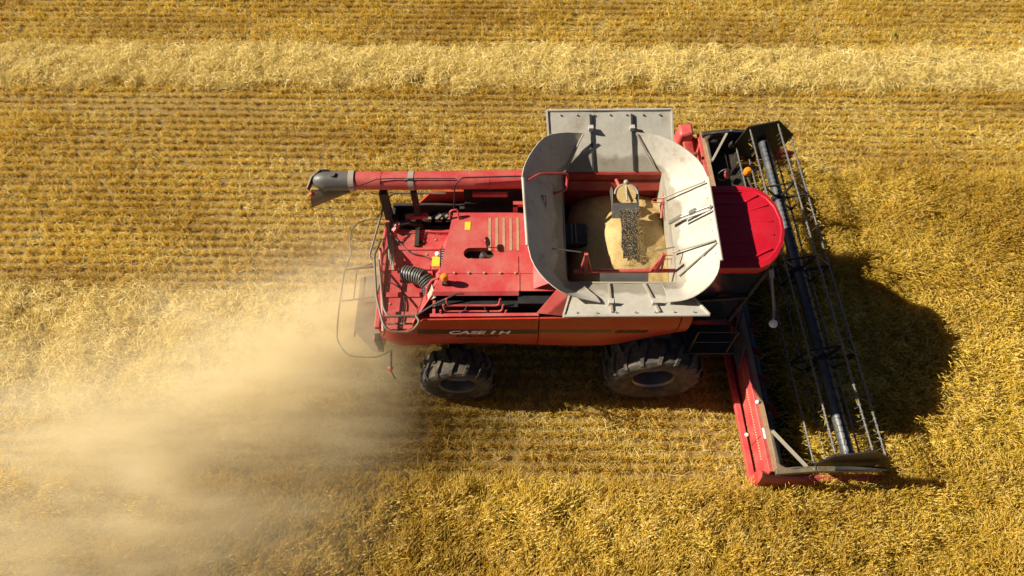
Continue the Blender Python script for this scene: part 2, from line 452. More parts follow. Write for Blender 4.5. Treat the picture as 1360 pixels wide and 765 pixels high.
for i in range(n):                                   # corner triangles left between neighbouring rays
    a_, c_ = eidx[i], eidx[(i + 1) % n]
    if a_ != c_:
        k_ = (a_ + 1) % 4 if (a_ + 1) % 4 == c_ else a_
        b.add([poly[k_], out_pts[i], out_pts[(i + 1) % n]], [(0, 1, 2)])
for i in range(4):
    j = (i + 1) % 4
    if i == 0: continue                              # near side is the open air intake
    b.add([bt[i], bt[j], tp[j], tp[i]], [(0, 1, 2, 3)])
b.build('engine_hood', 'red', C)
MB().box(-.95, -.25, -.35, .1, 2.55, 2.9).build('engine_block', 'darkshade', C)
b = MB(); b.tube([(-.52, -.16, 2.6), (-.52, -.16, 3.0), (-.49, -.13, 3.06)], .06, 12); b.ball((-.72, -.22, 2.98), .045)
b.build('exhaust_pipe', 'steel', C)
# rain cap on a rod beside the hole
b = MB(); b.tube([(-.45, -.01, 3.05), (-.44, 0, 3.24)], .012, 6); b.lathe([(.085, -.008), (.085, .008)], (-.43, -.0, 3.25), (.85, 0, .5), 16)
b.build('exhaust_cap', 'black', C)
for i in range(5):
    b = MB(); x = -.415 + .125 * i + .01
    b.plate([(x - .022 + .005 * i * .3, .62, HZ + .004), (x + .026, .62, HZ + .004), (x + .036, -.08, HZ + .004), (x - .014, -.08, HZ + .004)], .004)
    b.build('vent_slot', 'tan', C)
b = MB()
b.box(-1.29, .93, -.555, -.545, HZ, HZ + .012); b.box(.10, .11, -.54, -.2, HZ, HZ + .012); b.box(.12, .13, -.9, -.555, HZ, HZ + .012)
b.build('seam', 'red', C)
for x in (-1.0, -.75, -.48, -.2, .06): MB().lathe([(.022, 0), (.018, .022), (.001, .028)], (x, -.55, HZ + .01), n=10).build('bolt', 'grey', C)
MB().box(-.85, -.75, .36, .53, HZ + .002, HZ + .008).build('warning_label', 'yellow', C)
# hooked grab handle at the hood's rear far corner
b = MB(); b.tube(rounded([(-1.13, .60, 3.08), (-1.12, .68, 3.22), (-.98, .70, 3.24), (-.97, .60, 3.1)], .05), .018, 8); b.build('grab_handle', 'red', C)

# air intake with its nested red guard bars on the near side
b = MB(); b.box(-1.30, .10, -1.14, -1.02, 2.45, 2.95)
b.box(.10, .95, -1.1, -.95, 2.42, 3.0)
b.build('radiator', 'black', C)
b = MB()
b.plate([(-1.36, -.90, HZ), (.12, -.90, HZ), (.12, -.96, HZ - .06), (-1.38, -.96, HZ - .06)], .02)
b.plate([(-1.36, -1.27, 2.9), (-1.31, -1.27, 2.9), (-1.31, -1.02, HZ - .12), (-1.36, -1.02, HZ - .12)], .02)
b.bar((-1.4, -1.28, 2.9), (.46, -1.28, 2.93), .06, .04)
b.build('intake_frame', 'red', C, .005)
for i, (dy, dz, dx) in enumerate(((0, 0, 0), (-.075, -.07, .05), (-.15, -.13, .1))):
    x0, x1 = -1.12 - dx, -.20 + dx
    y, z = -1.13 + dy, 2.98 + dz
    MB().tube(rounded([(x0, y + .06, z + .13), (x0 + .02, y, z), (x1 - .02, y, z), (x1, y + .06, z + .13)], .07), .019, 8).build('guard_bar', 'red', C)
MB().tube([(-1.0, -1.28, 2.86), (-.8, -1.2, 2.96), (-.75, -1.1, 3.0)], .01, 6).build('brace', 'dark', C)
MB().tube([(-.35, -1.28, 2.86), (-.45, -1.2, 2.96), (-.5, -1.1, 3.0)], .01, 6).build('brace', 'dark', C)
# strut rod from the rail to the hood edge
MB().tube([W(548, 422, 2.75), W(575, 405, 3.0), W(607, 390, 3.12), W(616, 390, 3.12)], .018, 8).build('gas_strut', 'dark', C)

# red gusset under the tank corner
b = MB()
b.plate([(.42, -1.26, 2.96), (.60, -1.30, 3.0), (.92, -1.22, 3.52), (.78, -1.10, 3.60)], .03)
b.plate([(.60, -1.30, 3.0), (.95, -1.34, 3.0), (1.0, -1.25, 3.5), (.92, -1.22, 3.52)], .03)
b.build('gusset', 'red', C, .005)

# yellow box, black strip, ribbed hose, beacon on the rear deck
b = MB(); b.box(-1.44, -1.28, -.30, -.02, 2.44, 2.80); b.build('electric_box', 'red', C, .01)
MB().box(-1.44, -1.29, -.24, -.04, 2.803, 2.81).build('warning_label', 'yellow', C)
MB().lathe([(.04, 0), (.04, .05), (.02, .06)], (-1.35, .0, 2.81), n=14).build('filler_cap', 'white', C)
w0 = W(588, 341, 3.0)
MB().box(w0.x - .05, w0.x + .05, w0.y - .17, w0.y + .17, 2.7, 3.0).build('louvre_strip', 'black', C)
for i in range(6): MB().box(w0.x - .025, w0.x + .015, w0.y - .13 + .05 * i, w0.y - .11 + .05 * i, 3.002, 3.008).build('louvre', 'grey', C)
b = MB(); path = [(-1.95, -.28, 2.62), (-1.75, -.36, 2.70), (-1.58, -.44, 2.74), (-1.46, -.58, 2.70), (-1.42, -.72, 2.6)]
fine = []
for i in range(len(path) - 1):
    for j in range(8): fine.append(lerp(path[i], path[i + 1], j / 8))
vs0 = len(b.v)
for i, p in enumerate(fine[:-1]): b.tube([p, lerp(p, fine[i + 1], .9)], .155 if i % 2 else .135, 14)
b.build('air_hose', 'boot', C)
MB().plate([(-1.50, -.72, 2.9), (-1.38, -.72, 3.02), (-1.30, -.98, 3.0), (-1.44, -.98, 2.86)], .03).build('hose_cover', 'grey', C)
b = MB(); b.tube(rounded([(-1.50, -.95, 2.7), (-1.47, -.78, 3.0), (-1.38, -.66, 3.06), (-1.28, -.66, 3.08)], .06), .022, 8); b.build('grab_handle', 'red', C)
b = MB(); b.tube([(-1.15, -.74, HZ), (-1.15, -.74, 3.20)], .022, 8); b.box(-1.20, -1.10, -.80, -.69, HZ, HZ + .07); b.build('beacon_mast', 'dark', C)
bc = MB().lathe([(.055, 0), (.068, .03), (.066, .10), (.045, .14), (.001, .155)], (-1.15, -.74, 3.20), n=18).build('beacon', 'amber', C)

# cables, latches and bolts on the rear deck
MB().tube(rounded([(-2.2, .60, 2.44), (-1.9, .25, 2.45), (-1.62, .20, 2.45), (-1.42, .02, 2.5)], .12), .012, 6).build('cable', 'black', C)
MB().tube(rounded([(-2.25, -.35, 2.44), (-2.0, -.50, 2.45), (-1.9, -.85, 2.45), (-1.95, -1.2, 2.45)], .12), .012, 6).build('cable', 'black', C)
for (x, y) in ((-2.05, .58), (-1.45, .58), (-2.2, .2), (-2.2, -.8), (-1.9, -1.2), (-2.2, -1.2), (-1.6, .25)):
    MB().lathe([(.020, 0), (.018, .018), (.001, .022)], (x, y, 2.42), n=8).build('bolt', 'grey', C)
for (x, y) in ((-2.0, -.33), (-1.7, .52)): MB().box(x - .05, x + .05, y - .025, y + .025, 2.42, 2.46).build('latch', 'dark', C, .008)

# guard rails round the rear deck
rails = MB()
RZ = 3.0
rails.tube(rounded([W(506, 318, 2.6), W(497, 340, RZ), W(500, 395, RZ), W(509, 432, RZ), W(520, 441, RZ - .05), W(546, 441, RZ - .05), W(558, 428, RZ), W(552, 419, RZ)], .1), .022, 8)
rails.tube(rounded([W(552, 419, RZ), W(515, 420, RZ), W(509, 409, RZ), W(503, 345, RZ)], .06), .02, 8)
rails.tube([W(514, 430, 2.8), W(548, 430, 2.8)], .017, 8)
rails.tube([W(509, 445, 2.45), W(512, 432, RZ)], .018, 8); rails.tube([W(547, 441, 2.45), W(548, 440, RZ - .05)], .018, 8)
rails.tube([W(500, 395, RZ), W(509, 360, 2.5)], .016, 8)
rails.build('guard_rail', 'olive', C)
rails = MB()
rails.tube(rounded([W(592, 257, 2.9), W(522, 256, 2.9), W(512, 265, 2.9), W(490, 342, 2.6), W(498, 346, 2.6)], .1), .02, 8)
rails.build('guard_rail', 'olive', C)
rails = MB()
rails.tube([W(513, 300, 2.5), W(505, 360, 2.75)], .03, 8); rails.tube([W(505, 330, 2.75), W(509, 440, 2.6)], .03, 8)
rails.build('guard_post', 'red', C)
for k in range(3):
    MB().plate([W(513 + 3 * k, 300 + 10 * k, 2.5), W(516 + 3 * k, 300 + 10 * k, 2.5), W(519 + 2 * k, 345 + 7 * k, 2.5), W(516 + 2 * k, 345 + 7 * k, 2.5)], .02).build('step_tread', 'grey', C)
# long rod over the engine bay to the hood
MB().tube(rounded([W(693, 234, 3.72), W(612, 236, 3.72), W(604, 246, 3.6), W(603, 276, 3.15)], .08), .014, 8).build('auger_line', 'black', C)

# straw chopper tail, guard loop, lights and marker
b = MB()
b.plate([(-3.02, .35, 1.40), (-3.02, -.85, 1.40), (-2.62, -1.30, 1.497), (-2.4, -1.35, 1.55), (-2.4, .35, 1.55)], .03)
b.plate([(-3.02, -.85, 1.38), (-3.02, .35, 1.38), (-3.08, .35, 1.15), (-3.08, -.85, 1.15)], .03)
b.build('chopper_tail', 'flap', C, .005)
LZ = 1.55
loop = [W(x, y, LZ) for x, y in ((514, 291), (482, 292), (467, 303), (464, 322), (467, 336), (457, 362), (449, 420), (447, 452), (462, 473), (500, 475), (521, 465))]
MB().tube(rounded(loop, .14), .014, 8).build('tail_guard', 'olive', C)
b = MB()
for (a, c) in (((457, 358), (497, 352)), ((454, 400), (500, 394)), ((474, 358), (470, 396))):
    b.tube([W(*a, LZ), W(*c, LZ + (.1 if c[0] > 480 else 0))], .014, 6)
b.plate([W(457, 359, LZ), W(497, 356, LZ), W(494, 349, LZ + .12), W(478, 354, LZ + .06)], .012)
b.build('tail_guard_brace', 'olive', C)
b = MB(); b.box(-2.50, -2.40, -1.32, -1.2, 1.55, 2.05); b.build('tail_lamp', 'black', C, .01)
MB().box(-2.53, -2.50, -1.30, -1.22, 1.70, 1.98).build('reflector', 'amber', C)
b = MB(); b.tube([(-2.22, -1.42, 1.78), (-2.25, -1.62, 1.5)], .025, 8); b.build('marker_arm', 'olive', C)
MB().ball((-2.26, -1.64, 1.46), .05).build('marker_ball', 'red', C)
MB().tube([(-2.26, -1.66, 1.42), (-2.2, -1.74, 1.2)], .014, 6).build('marker_flex', 'black', C)

# ---- grain tank: walls
ZI = 3.55
b = MB()
x0, x1, y0, y1 = .90, 2.72, -1.02, 1.28
for (A, B) in (((x0, y1), (x1, y1)),):
    b.plate([(*A, 2.3), (*B, 2.3), (*B, ZI - .02), (*A, ZI - .02)], .03)
b.box(x0, x1, y0, y1, 2.28, 2.32)
b.plate([(x0 + .02, y1 - .03, 3.35), (x1 - .02, y1 - .03, 3.35), (x1 - .02, y1 - .12, 3.2), (x0 + .02, y1 - .12, 3.2)], .02)
b.build('grain_tank', 'reddark', C)
for (A, B) in (((x0, y0), (x0, y1)), ((x1, y1), (x1, y0)), ((x1, y0), (x0, y0))):
    MB().plate([(*A, 2.3), (*B, 2.3), (*B, ZI + .03), (*A, ZI + .03)], .03).build('tank_wall', 'grey', C)
# outer shoulders of the tank below the raised sides
b = MB()
b.plate([(.35, -.85, 3.04), (.84, -.9, 3.50), (.84, 1.2, 3.50), (.35, 1.2, 3.04)], .03)
b.plate([(2.75, -1.1, 3.52), (3.12, -1.2, 2.9), (3.12, 1.25, 2.9), (2.75, 1.25, 3.52)], .03)
b.plate([(.9, -1.04, 3.55), (2.72, -1.04, 3.55), (2.9, -1.35, 3.0), (.9, -1.35, 3.0)], .03)
b.plate([(.9, 1.3, 3.55), (2.72, 1.3, 3.55), (2.9, 1.38, 2.6), (.9, 1.38, 2.6)], .03)
b.build('tank_shoulder', 'red', C)

def bowed(A, B, D, E, n=10, m=6, bow=0.0, th=.015, wob=0.0):
    """sheet between bottom edge A-B and top edge D-E, bowed along its normal"""
    A, B, D, E = map(Vector, (A, B, D, E)); nn = (B - A).cross(D - A).normalized(); P = []
    for i in range(n + 1):
        u = i / n; row = []
        for j in range(m + 1):
            v = j / m; p = lerp(lerp(A, B, u), lerp(D, E, u), v)
            p += nn * bow * math.sin(math.pi * v)
            if wob: p += nn * wob * (mnoise.noise(p * 2.3) + .5 * mnoise.noise(p * 6))
            row.append(p)
        P.append(row)
    return MB().grid(P, th)
# far flap and near flap, flat sheets with folded rims and stiffeners
def flap(A, B, D, E, name):
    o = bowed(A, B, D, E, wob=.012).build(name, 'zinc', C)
    A, B, D, E = map(Vector, (A, B, D, E)); nn = (B - A).cross(D - A).normalized()
    if nn.z < 0: nn = -nn
    r = MB(); r.tube([D, E], .022, 8); r.bar(lerp(A, D, .35), D, .03, .05, nn); r.bar(lerp(B, E, .35), E, .03, .05, nn); r.build('rim', 'zinc', o)
    for u in ((.345, .675) if name == 'far_flap' else (.335, .665)):
        p, q = lerp(A, B, u) , lerp(D, E, u)
        s = MB(); s.bar(lerp(p, q, .02) + nn * .018, lerp(p, q, .93) + nn * .018, .032, .036, nn); s.build('stiffener', 'dark' if name == 'far_flap' else 'grey', o)
        k = lerp(p, q, .66)
        s = MB(); s.box(-.05, .03, -.04, .04, .03, .12, Matrix.Translation(k)); s.build('bracket', 'zinc', o)
    return o
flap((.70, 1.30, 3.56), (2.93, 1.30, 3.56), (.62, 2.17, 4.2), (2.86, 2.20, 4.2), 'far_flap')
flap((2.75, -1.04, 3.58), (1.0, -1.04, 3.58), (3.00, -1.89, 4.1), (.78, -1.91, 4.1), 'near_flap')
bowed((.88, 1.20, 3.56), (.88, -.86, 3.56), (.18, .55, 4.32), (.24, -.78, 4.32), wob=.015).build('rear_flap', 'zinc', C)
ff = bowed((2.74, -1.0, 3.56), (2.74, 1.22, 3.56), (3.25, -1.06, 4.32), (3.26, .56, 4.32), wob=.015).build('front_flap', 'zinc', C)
b = MB(); b.tube([(.18, .55, 4.33), (.24, -.78, 4.33)], .024, 8); b.build('rim', 'zinc', C)
b = MB(); b.tube([(3.25, -1.06, 4.33), (3.26, .56, 4.33)], .024, 8); b.build('rim', 'zinc', ff)
for (a, c) in (((880, 263, 3.64), (936, 241, 4.34)), ((893, 335, 3.66), (950, 319, 4.34)), ((901, 366, 3.66), (952, 322, 4.34))):
    MB().tube([W(*a), W(*c)], .016, 6).build('strut', 'grey', ff)
b = MB(); b.bar(W(889, 296, 3.72), W(905, 287, 3.95), .06, .04); b.tube([W(905, 288, 3.98), W(944, 273, 4.38)], .022, 8); b.tube([W(905, 292, 3.98), W(944, 278, 4.38)], .018, 8)
b.bar(W(916, 283, 4.1), W(924, 279, 4.2), .07, .05)
b.build('flap_latch', 'steel', ff)

# corner sheets of the raised tank: bent sheets between neighbouring flaps
def corner(base, rim, name='corner_sheet', sag=.05, wob=.05):
    nB = 12; P = []
    for i in range(nB + 1):
        u = i / nB
        def at(pl):
            k = len(pl) - 1; s = min(int(u * k), k - 1); t = u * k - s
            p0 = Vector(pl[max(s - 1, 0)]); p1 = Vector(pl[s]); p2 = Vector(pl[s + 1]); p3 = Vector(pl[min(s + 2, k)])
            return .5 * (2 * p1 + (p2 - p0) * t + (2 * p0 - 5 * p1 + 4 * p2 - p3) * t * t + (3 * p1 - p0 - 3 * p2 + p3) * t ** 3)
        A, D = at(base), at(rim); row = []
        for j in range(9):
            v = j / 8; p = lerp(A, D, v)
            w = wob * math.sin(math.pi * v) * (mnoise.noise(p * 2.7) + .6 * mnoise.noise(Vector((u * 9, v * 2, 3.1))))
            p += Vector((w * .6, w * .4, w - sag * math.sin(math.pi * v) * math.sin(math.pi * u)))
            row.append(p)
        P.append(row)
    return MB().grid(P, .012).build(name, 'canvas', C)
def Wl(*a): return [W(*p) for p in a]
corner([(.88, .62, 3.58), (.88, 1.0, 3.58), (.90, 1.25, 3.58), (1.02, 1.33, 3.60)],
       Wl((693, 237, 4.33), (697, 219, 4.32), (708, 199, 4.30), (725, 181, 4.24), (750, 176, 4.14), (775, 177, 4.05)))
corner([(2.60, 1.33, 3.60), (2.70, 1.26, 3.58), (2.73, 1.1, 3.58), (2.74, .60, 3.58)],
       Wl((845, 176, 4.06), (868, 179, 4.16), (892, 187, 4.26), (914, 201, 4.31), (931, 217, 4.32), (941, 238, 4.33)))
corner([(.88, -.55, 3.58), (.89, -.90, 3.58), (.95, -1.03, 3.60), (1.12, -1.05, 3.62)],
       Wl((700, 322, 4.33), (706, 347, 4.32), (722, 370, 4.26), (745, 388, 4.20), (768, 396, 4.06), (797, 402, 3.98)))
corner([(2.45, -1.05, 3.62), (2.66, -1.04, 3.60), (2.73, -.95, 3.58), (2.74, -.60, 3.58)],
       Wl((885, 402, 3.99), (908, 399, 4.08), (926, 392, 4.20), (944, 378, 4.28), (955, 360, 4.32), (957, 340, 4.33)))
for (A, B, ct) in (((.22, .50, 4.28), (.27, -.74, 4.28), 6), ((3.20, -1.0, 4.27), (3.21, .5, 4.27), 7), ((.84, -1.84, 4.085), (2.92, -1.82, 4.085), 7), ((.72, 2.10, 4.16), (2.78, 2.12, 4.16), 7)):
    for i in range(ct): MB().ball(lerp(A, B, (i + .5) / ct), .016, 8).build('rivet', 'steel', C)
# dark straps on the corner seams
for (a, c) in (((775, 178, 4.07), (752, 222, 3.62)), ((845, 177, 4.08), (868, 222, 3.66))):
    MB().tube([W(*a), W(*c)], .016, 6).build('seam_strap', 'grey', C)

# ---- inside the tank
b = MB(); b.tube([(1.02, -.80, 3.56), (2.70, -.78, 3.56)], .035, 12); b.build('cross_tube', 'red', C)
for x, dx in ((1.20, .0), (2.36, .1)):
    b = MB()
    b.tube([(x - .07, -.80, 3.56), (x + dx - .01, -.72, 3.96)], .018, 8); b.tube([(x + .12, -.80, 3.56), (x + dx + .01, -.72, 3.96)], .018, 8)
    b.bar((x + .02, -.80, 3.56), (x + dx, -.72, 3.98), .06, .05, (0, -1, 0))
    b.build('tank_bracket', 'red', C)
MB().tube([W(733, 330, 4.0), W(772, 335, 3.95)], .012, 6).build('tie_rod', 'steel', C)
MB().tube([W(872, 333, 3.97), W(896, 328, 3.85)], .012, 6).build('tie_rod', 'steel', C)
b = MB(); b.plate([(1.46, -.98, 3.44), (2.26, -.98, 3.44), (2.26, -.84, 3.58), (1.46, -.84, 3.58)], .03); b.build('sensor_plate', 'steel', C)
b = MB(); b.tube(rounded(Wl((699, 241, 4.25), (716, 231, 4.2), (754, 230, 3.95), (752, 252, 3.75), (737, 257, 3.75)), .06), .022, 8); b.build('ladder_rail', 'red', C)
b = MB(); b.tube(rounded(Wl((718, 260, 4.0), (725, 260, 4.0), (725, 278, 3.9), (719, 278, 3.9)), .02, 3, True), .01, 6, True)
b.tube(Wl((721.5, 261, 4.0), (721.5, 277, 3.9)), .008, 6); b.build('step', 'tan', C)
for (x, y) in ((867, 264), (877, 339)):
    b = MB(); b.tube(rounded(Wl((x, y, 3.55), (x + 17, y, 3.55), (x + 17, y + 5, 3.5), (x, y + 5, 3.5)), .02, 3, True), .008, 6, True); b.build('step', 'reddark', C)
b = MB(); b.tube([W(883, 248, 3.5), W(878, 290, 3.4)], .02, 8); b.build('tank_stay', 'red', C)
b = MB(); b.tube([W(818, 238, 3.4), W(826, 255, 3.5)], .03, 8); b.build('tank_stay', 'red', C)
b = MB(); b.box(.95, 1.32, -.02, .42, 3.05, 3.20); b.box(1.32, 1.45, .05, .12, 3.08, 3.14); b.box(1.30, 1.42, .33, .40, 3.08, 3.14)
b.build('auger_cover', 'dark', C, .01)
b = MB()
for x in (1.06, 1.13): b.tube([(x, 0, 3.22), (x, .4, 3.22)], .009, 6)
b.build('cover_latch', 'steel', C)
# loading spout: curved hood with a flat front plate
sp = MB()
c1, c2 = W(813, 272, 3.60), W(849, 272, 3.60)
sp.plate([W(812, 270, 3.64), W(849, 269, 3.64), W(848, 290, 3.52), W(813, 290, 3.52)], .02)
for (xx) in (c1.x + .01, c2.x - .01):
    sp.plate([(xx, .58, 3.64), (xx, .40, 3.52), (xx, .95, 3.45), (xx, .92, 3.62), (xx, .78, 3.72)], .015)
sp.build('loading_spout', 'boot', C, .004)
sp = MB(); sp.lathe([(.17, -.012), (.17, .012)], (2.0, .70, 3.68), (0, -.45, .9), 20, 0, 2 * math.pi); sp.build('spout_back', 'grain', C)
b = MB(); b.tube([Vector((2.0, .70, 3.69)) + Vector((.2 * math.cos(a), .2 * math.sin(a) * .85, .2 * math.sin(a) * .3)) for a in [math.pi * i / 12 for i in range(13)]], .018, 8)
b.tube([(2.0, .55, 3.70), (2.0, .90, 3.76)], .016, 8); b.ball((2.0, .90, 3.77), .045)
b.build('spout_rim', 'grey', C)
# added dark sheet under the kernels, standing for the stream's black shadow
b = MB().grid([[(2.02 + (.15 - .03 * s + .05 * mnoise.noise(Vector((s * 7, t * 2, 1)))) * (t - .5) * 2, .42 - (.85 + .12 * mnoise.noise(Vector((t * 5, 0, 2)))) * s, 3.60 - .12 * s - .10 * s * s) for t in (0, .25, .5, .75, 1)] for s in [i / 8 for i in range(9)]], .012)
b.build('stream_dark_sheet', 'streamshade', C)

# wheat heap in the tank (lies in the tank: its own thing)
P = []
for i in range(45):
    x = .93 + (2.70 - .93) * i / 44; row = []
    for j in range(45):
        y = -1.0 + 2.25 * j / 44
        d = math.hypot((x - 2.0) * .9, (y - .0) * .8)
        z = 3.46 - .42 * d - 1.7 * max(0, 1.5 - x) ** 2 - .25 * max(0, y - .75) - .05 * max(0, .25 - d) + .03 * mnoise.noise(Vector((x * 3, y * 3, 0))) + .022 * mnoise.noise(Vector((x * 9, y * 9, 4)))
        row.append((x, y, max(2.5, z)))
    P.append(row)
h = MB().grid(P, .05).build('wheat_grain_heap', 'grain')
tag(h, 'golden heap of threshed wheat grain filling the open grain tank', 'grain', kind='stuff')
b = MB()
for i in range(1500):
    s = random.random() ** .8; wdt = .12 + .08 * s
    p = Vector((2.02 + (random.choice((-1, 1)) * abs(random.gauss(wdt, .05)) if random.random() < .6 else random.gauss(0, wdt * .5)), .42 - .95 * s + random.gauss(0, .02), 3.64 - .12 * s - .10 * s * s + abs(random.gauss(0, .05)) - .03))
    r_ = random.uniform(.0022, .0050)
    b.add([p + Vector((0, r_ * 1.6, 0)), p + Vector((r_, 0, 0)), p + Vector((0, 0, r_)), p + Vector((-r_, 0, 0)), p + Vector((0, -r_ * 1.6, 0))], [(0, 1, 2), (0, 2, 3), (4, 2, 1), (4, 3, 2)])
fg = b.build('falling_grain', 'grain', smooth=False)
tag(fg, 'stream of wheat kernels falling from the spout into the tank', 'grain', kind='stuff')

# ---- unloading auger
AY, AZ, AR = 1.16, 3.48, .168
b = MB(); b.tube([(-2.84, AY, AZ), (-1.9, AY, AZ), (.6, AY + .02, AZ + .02)], AR, 24); b.tube([(.6, AY + .02, AZ + .02), (.75, AY + .02, AZ - .1), (.8, AY + .02, AZ - .9)], AR + .02, 20)
au = b.build('unloading_auger', 'red', C)
for x in (-2.35, -.4): MB().tube([(x - .006, AY, AZ), (x + .006, AY, AZ)], AR + .006, 24).build('weld_seam', 'reddark', au)
MB().tube([(-1.86, AY, AZ), (-1.76, AY, AZ)], AR + .012, 24).build('clamp_band', 'grey', au)
b = MB(); b.tube([(-2.93, AY, AZ), (-2.83, AY, AZ)], AR + .022, 24); b.build('collar', 'grey', au)
b = MB(); b.lathe([(AR + .008, 0), (AR + .008, -.40), (AR + .005, -.46), (AR * .93, -.54), (AR * .75, -.61), (AR * .45, -.66), (.001, -.68)], (-2.93, AY, AZ), (1, 0, 0), 24)
b.tube([(-3.2, AY, AZ + .1), (-3.2, AY - .01, AZ + .21)], .05, 10)
b.build('auger_boot', 'boot', au)
# rubber spout below the boot, hanging open to the near side
b = MB()
b.grid([[W(*lerp((414, 251, 3.40), (466, 248, 3.42), t)[:3]) + Vector((0, -.01, 0)) if False else lerp(lerp(W(413, 252, 3.36), W(466, 250, 3.38), t), lerp(W(414, 276, 2.92), W(464, 256, 3.22), t), s) + Vector((0, -.05 * math.sin(math.pi * s), 0)) for t in [i / 8 for i in range(9)]] for s in [i / 6 for i in range(7)]], .015)
b.build('spout_flap', 'flap', au)
b = MB()
pts = Wl((437, 226, 3.66), (425, 226, 3.66), (414, 235, 3.6), (408, 250, 3.5))
pts2 = Wl((437, 229, 3.56), (426, 230, 3.56), (417, 239, 3.5), (411, 254, 3.4))
b.grid([[p, q] for p, q in zip(pts, pts2)], .015); b.build('boot_lip', 'black', au)
MB().ball(W(414, 258, 3.35), .05).build('spout_lamp', 'reddark', au)
MB().tube([W(409, 262, 3.3), W(440, 251, 3.5), W(475, 248, 3.62), W(500, 238, 3.66), W(520, 237, 3.66), W(545, 237, 3.66), W(605, 237, 3.66)], .008, 6).build('hydraulic_line', 'black', au)
MB().tube(arc(W(531, 250, 3.4), W(533, 238, 3.66), W(545, 237, 3.67)), .009, 6).build('hydraulic_line', 'black', au)
b = MB(); b.box(-1.84, -1.74, .98, 1.10, 2.3, 3.36); b.bar((-1.79, 1.05, 2.5), (-1.79, .40, 2.45), .08, .1); b.build('auger_cradle', 'darkshade', C)
MB().box(-2.42, -2.28, .98, 1.12, 2.2, 3.30).build('auger_cradle', 'darkshade', C)
b = MB(); b.box(-.9, .3, .86, 1.28, 2.4, 2.75); b.build('bay_wall', 'darkshade', C)  # bay walls coloured dark to carry the shade under the auger
b = MB(); b.box(-.9, .35, 1.22, 1.30, 2.75, 3.2); b.build('bay_wall', 'darkshade', C)
b = MB(); b.box(-.72, -.08, 1.0, 1.06, 3.2, 3.28); b.build('ledge', 'red', C)
b = MB(); b.box(.02, .10, .75, .82, 3.05, 3.3); b.box(.02, .3, .75, .82, 3.24, 3.32); b.build('bracket', 'red', C)

# ---- cab
roof_out = [W(*p, 3.78) for p in ((925, 246), (985, 246), (1003, 249), (1018, 257), (1031, 271), (1040, 290), (1043, 308), (1041, 325), (1033, 341), (1022, 352), (1010, 357.5), (925, 358))]
ctr = sum(roof_out, Vector()) / len(roof_out)
def ring(s, z): return [Vector((ctr.x + (p.x - ctr.x) * s, ctr.y + (p.y - ctr.y) * s, z)) for p in roof_out]
b = MB(); k = len(roof_out)
rings = [ring(.97, 3.60), ring(1.0, 3.66), ring(1.0, 3.74), ring(.975, 3.785), ring(.86, 3.80), ring(.84, 3.785), ring(.6, 3.80), ring(.3, 3.81)]
vs = [p for r_ in rings for p in r_]; fs = [tuple(range(k - 1, -1, -1)), tuple((len(rings) - 1) * k + i for i in range(k))]
for q in range(len(rings) - 1): fs += [(q * k + i, q * k + (i + 1) % k, (q + 1) * k + (i + 1) % k, (q + 1) * k + i) for i in range(k)]
b.add(vs, fs)
rf = b.build('cab_roof', 'redroof', C)
b = MB()
for (p, q) in (((990, 268), (1006, 259)), ((992, 281), (1019, 272)), ((990, 294), (1026, 294)), ((990, 303), (1028, 312)), ((1000, 342), (1025, 330))):
    a_, c_ = W(*p, 3.80), W(*q, 3.80); b.bar(a_, c_, .035, .03)
for y in (-.62, -.36, -.1, .16, .42, .66): b.bar((3.25, y, 3.805), (3.95, y, 3.805), .03, .03)
b.build('roof_rib', 'redroof', rf, .008)
MB().box(3.1, 4.0, -.89, .83, 3.575, 3.62).build('roof_underside', 'amber', rf) if False else None
b = MB()
bt = [(3.15, -.80, 1.7), (4.1, -.75, 1.7), (4.1, .72, 1.7), (3.15, .76, 1.7)]
tp = [(3.15, -.82, 3.6), (4.38, -.62, 3.6), (4.38, .55, 3.6), (3.15, .78, 3.6)]
b.hexa([Vector(p) for p in bt + tp]); b.build('cab', 'glass', C, .03)
for i in (0, 1, 2, 3): MB().bar(bt[i], tp[i], .07, .07, (0, 1, 0)).build('cab_pillar', 'dark', C)
MB().bar((3.15, -.83, 2.6), (4.2, -.75, 2.6), .05, .06).build('door_sill', 'dark', C)
# platform, ladder and rail beside the cab
b = MB(); b.box(3.1, 4.1, -1.45, -.86, 1.66, 1.72); b.build('cab_platform', 'darkshade', C, .01)
b = MB()
for z in (2.15, 2.55): b.tube(rounded([(3.25, -1.42, z), (3.95, -1.42, z), (4.08, -1.0, z)], .1), .018, 8)
for x in (3.25, 3.95): b.tube([(x, -1.42, 1.7), (x, -1.42, 2.56)], .018, 8)
b.build('handrail', 'black', C)
# lamp arm at the near side of the cab, beacon arm at the far side
p0, p1, p2 = W(1024, 356, 3.45), W(1028, 412, 2.95), W(1027, 424, 2.93)
MB().tube([p0, p1, p2], .022, 8).build('mirror_arm', 'grey', C)
MB().tube([p0 + Vector((0, -.02, 0)), lerp(p0, p1, .22)], .045, 8).build('arm_joint', 'grey', C)
m_ = W(1027, 430, 2.93); MB().lathe([(.001, -.02), (.05, -.015), (.07, 0), (.066, .03), (.001, .05)], m_, (-.3, -.6, .75), 18).build('work_lamp', 'white', C)
p0, p1 = (4.35, .70, 3.5), W(993, 236, 3.25)
MB().tube([p0, p1], .022, 8).build('beacon_arm', 'dark', C)
q = W(992, 229, 3.25); MB().lathe([(.05, -.05), (.07, -.02), (.072, .05), (.05, .10), (.001, .115)], q, n=18).build('beacon', 'amber', C)
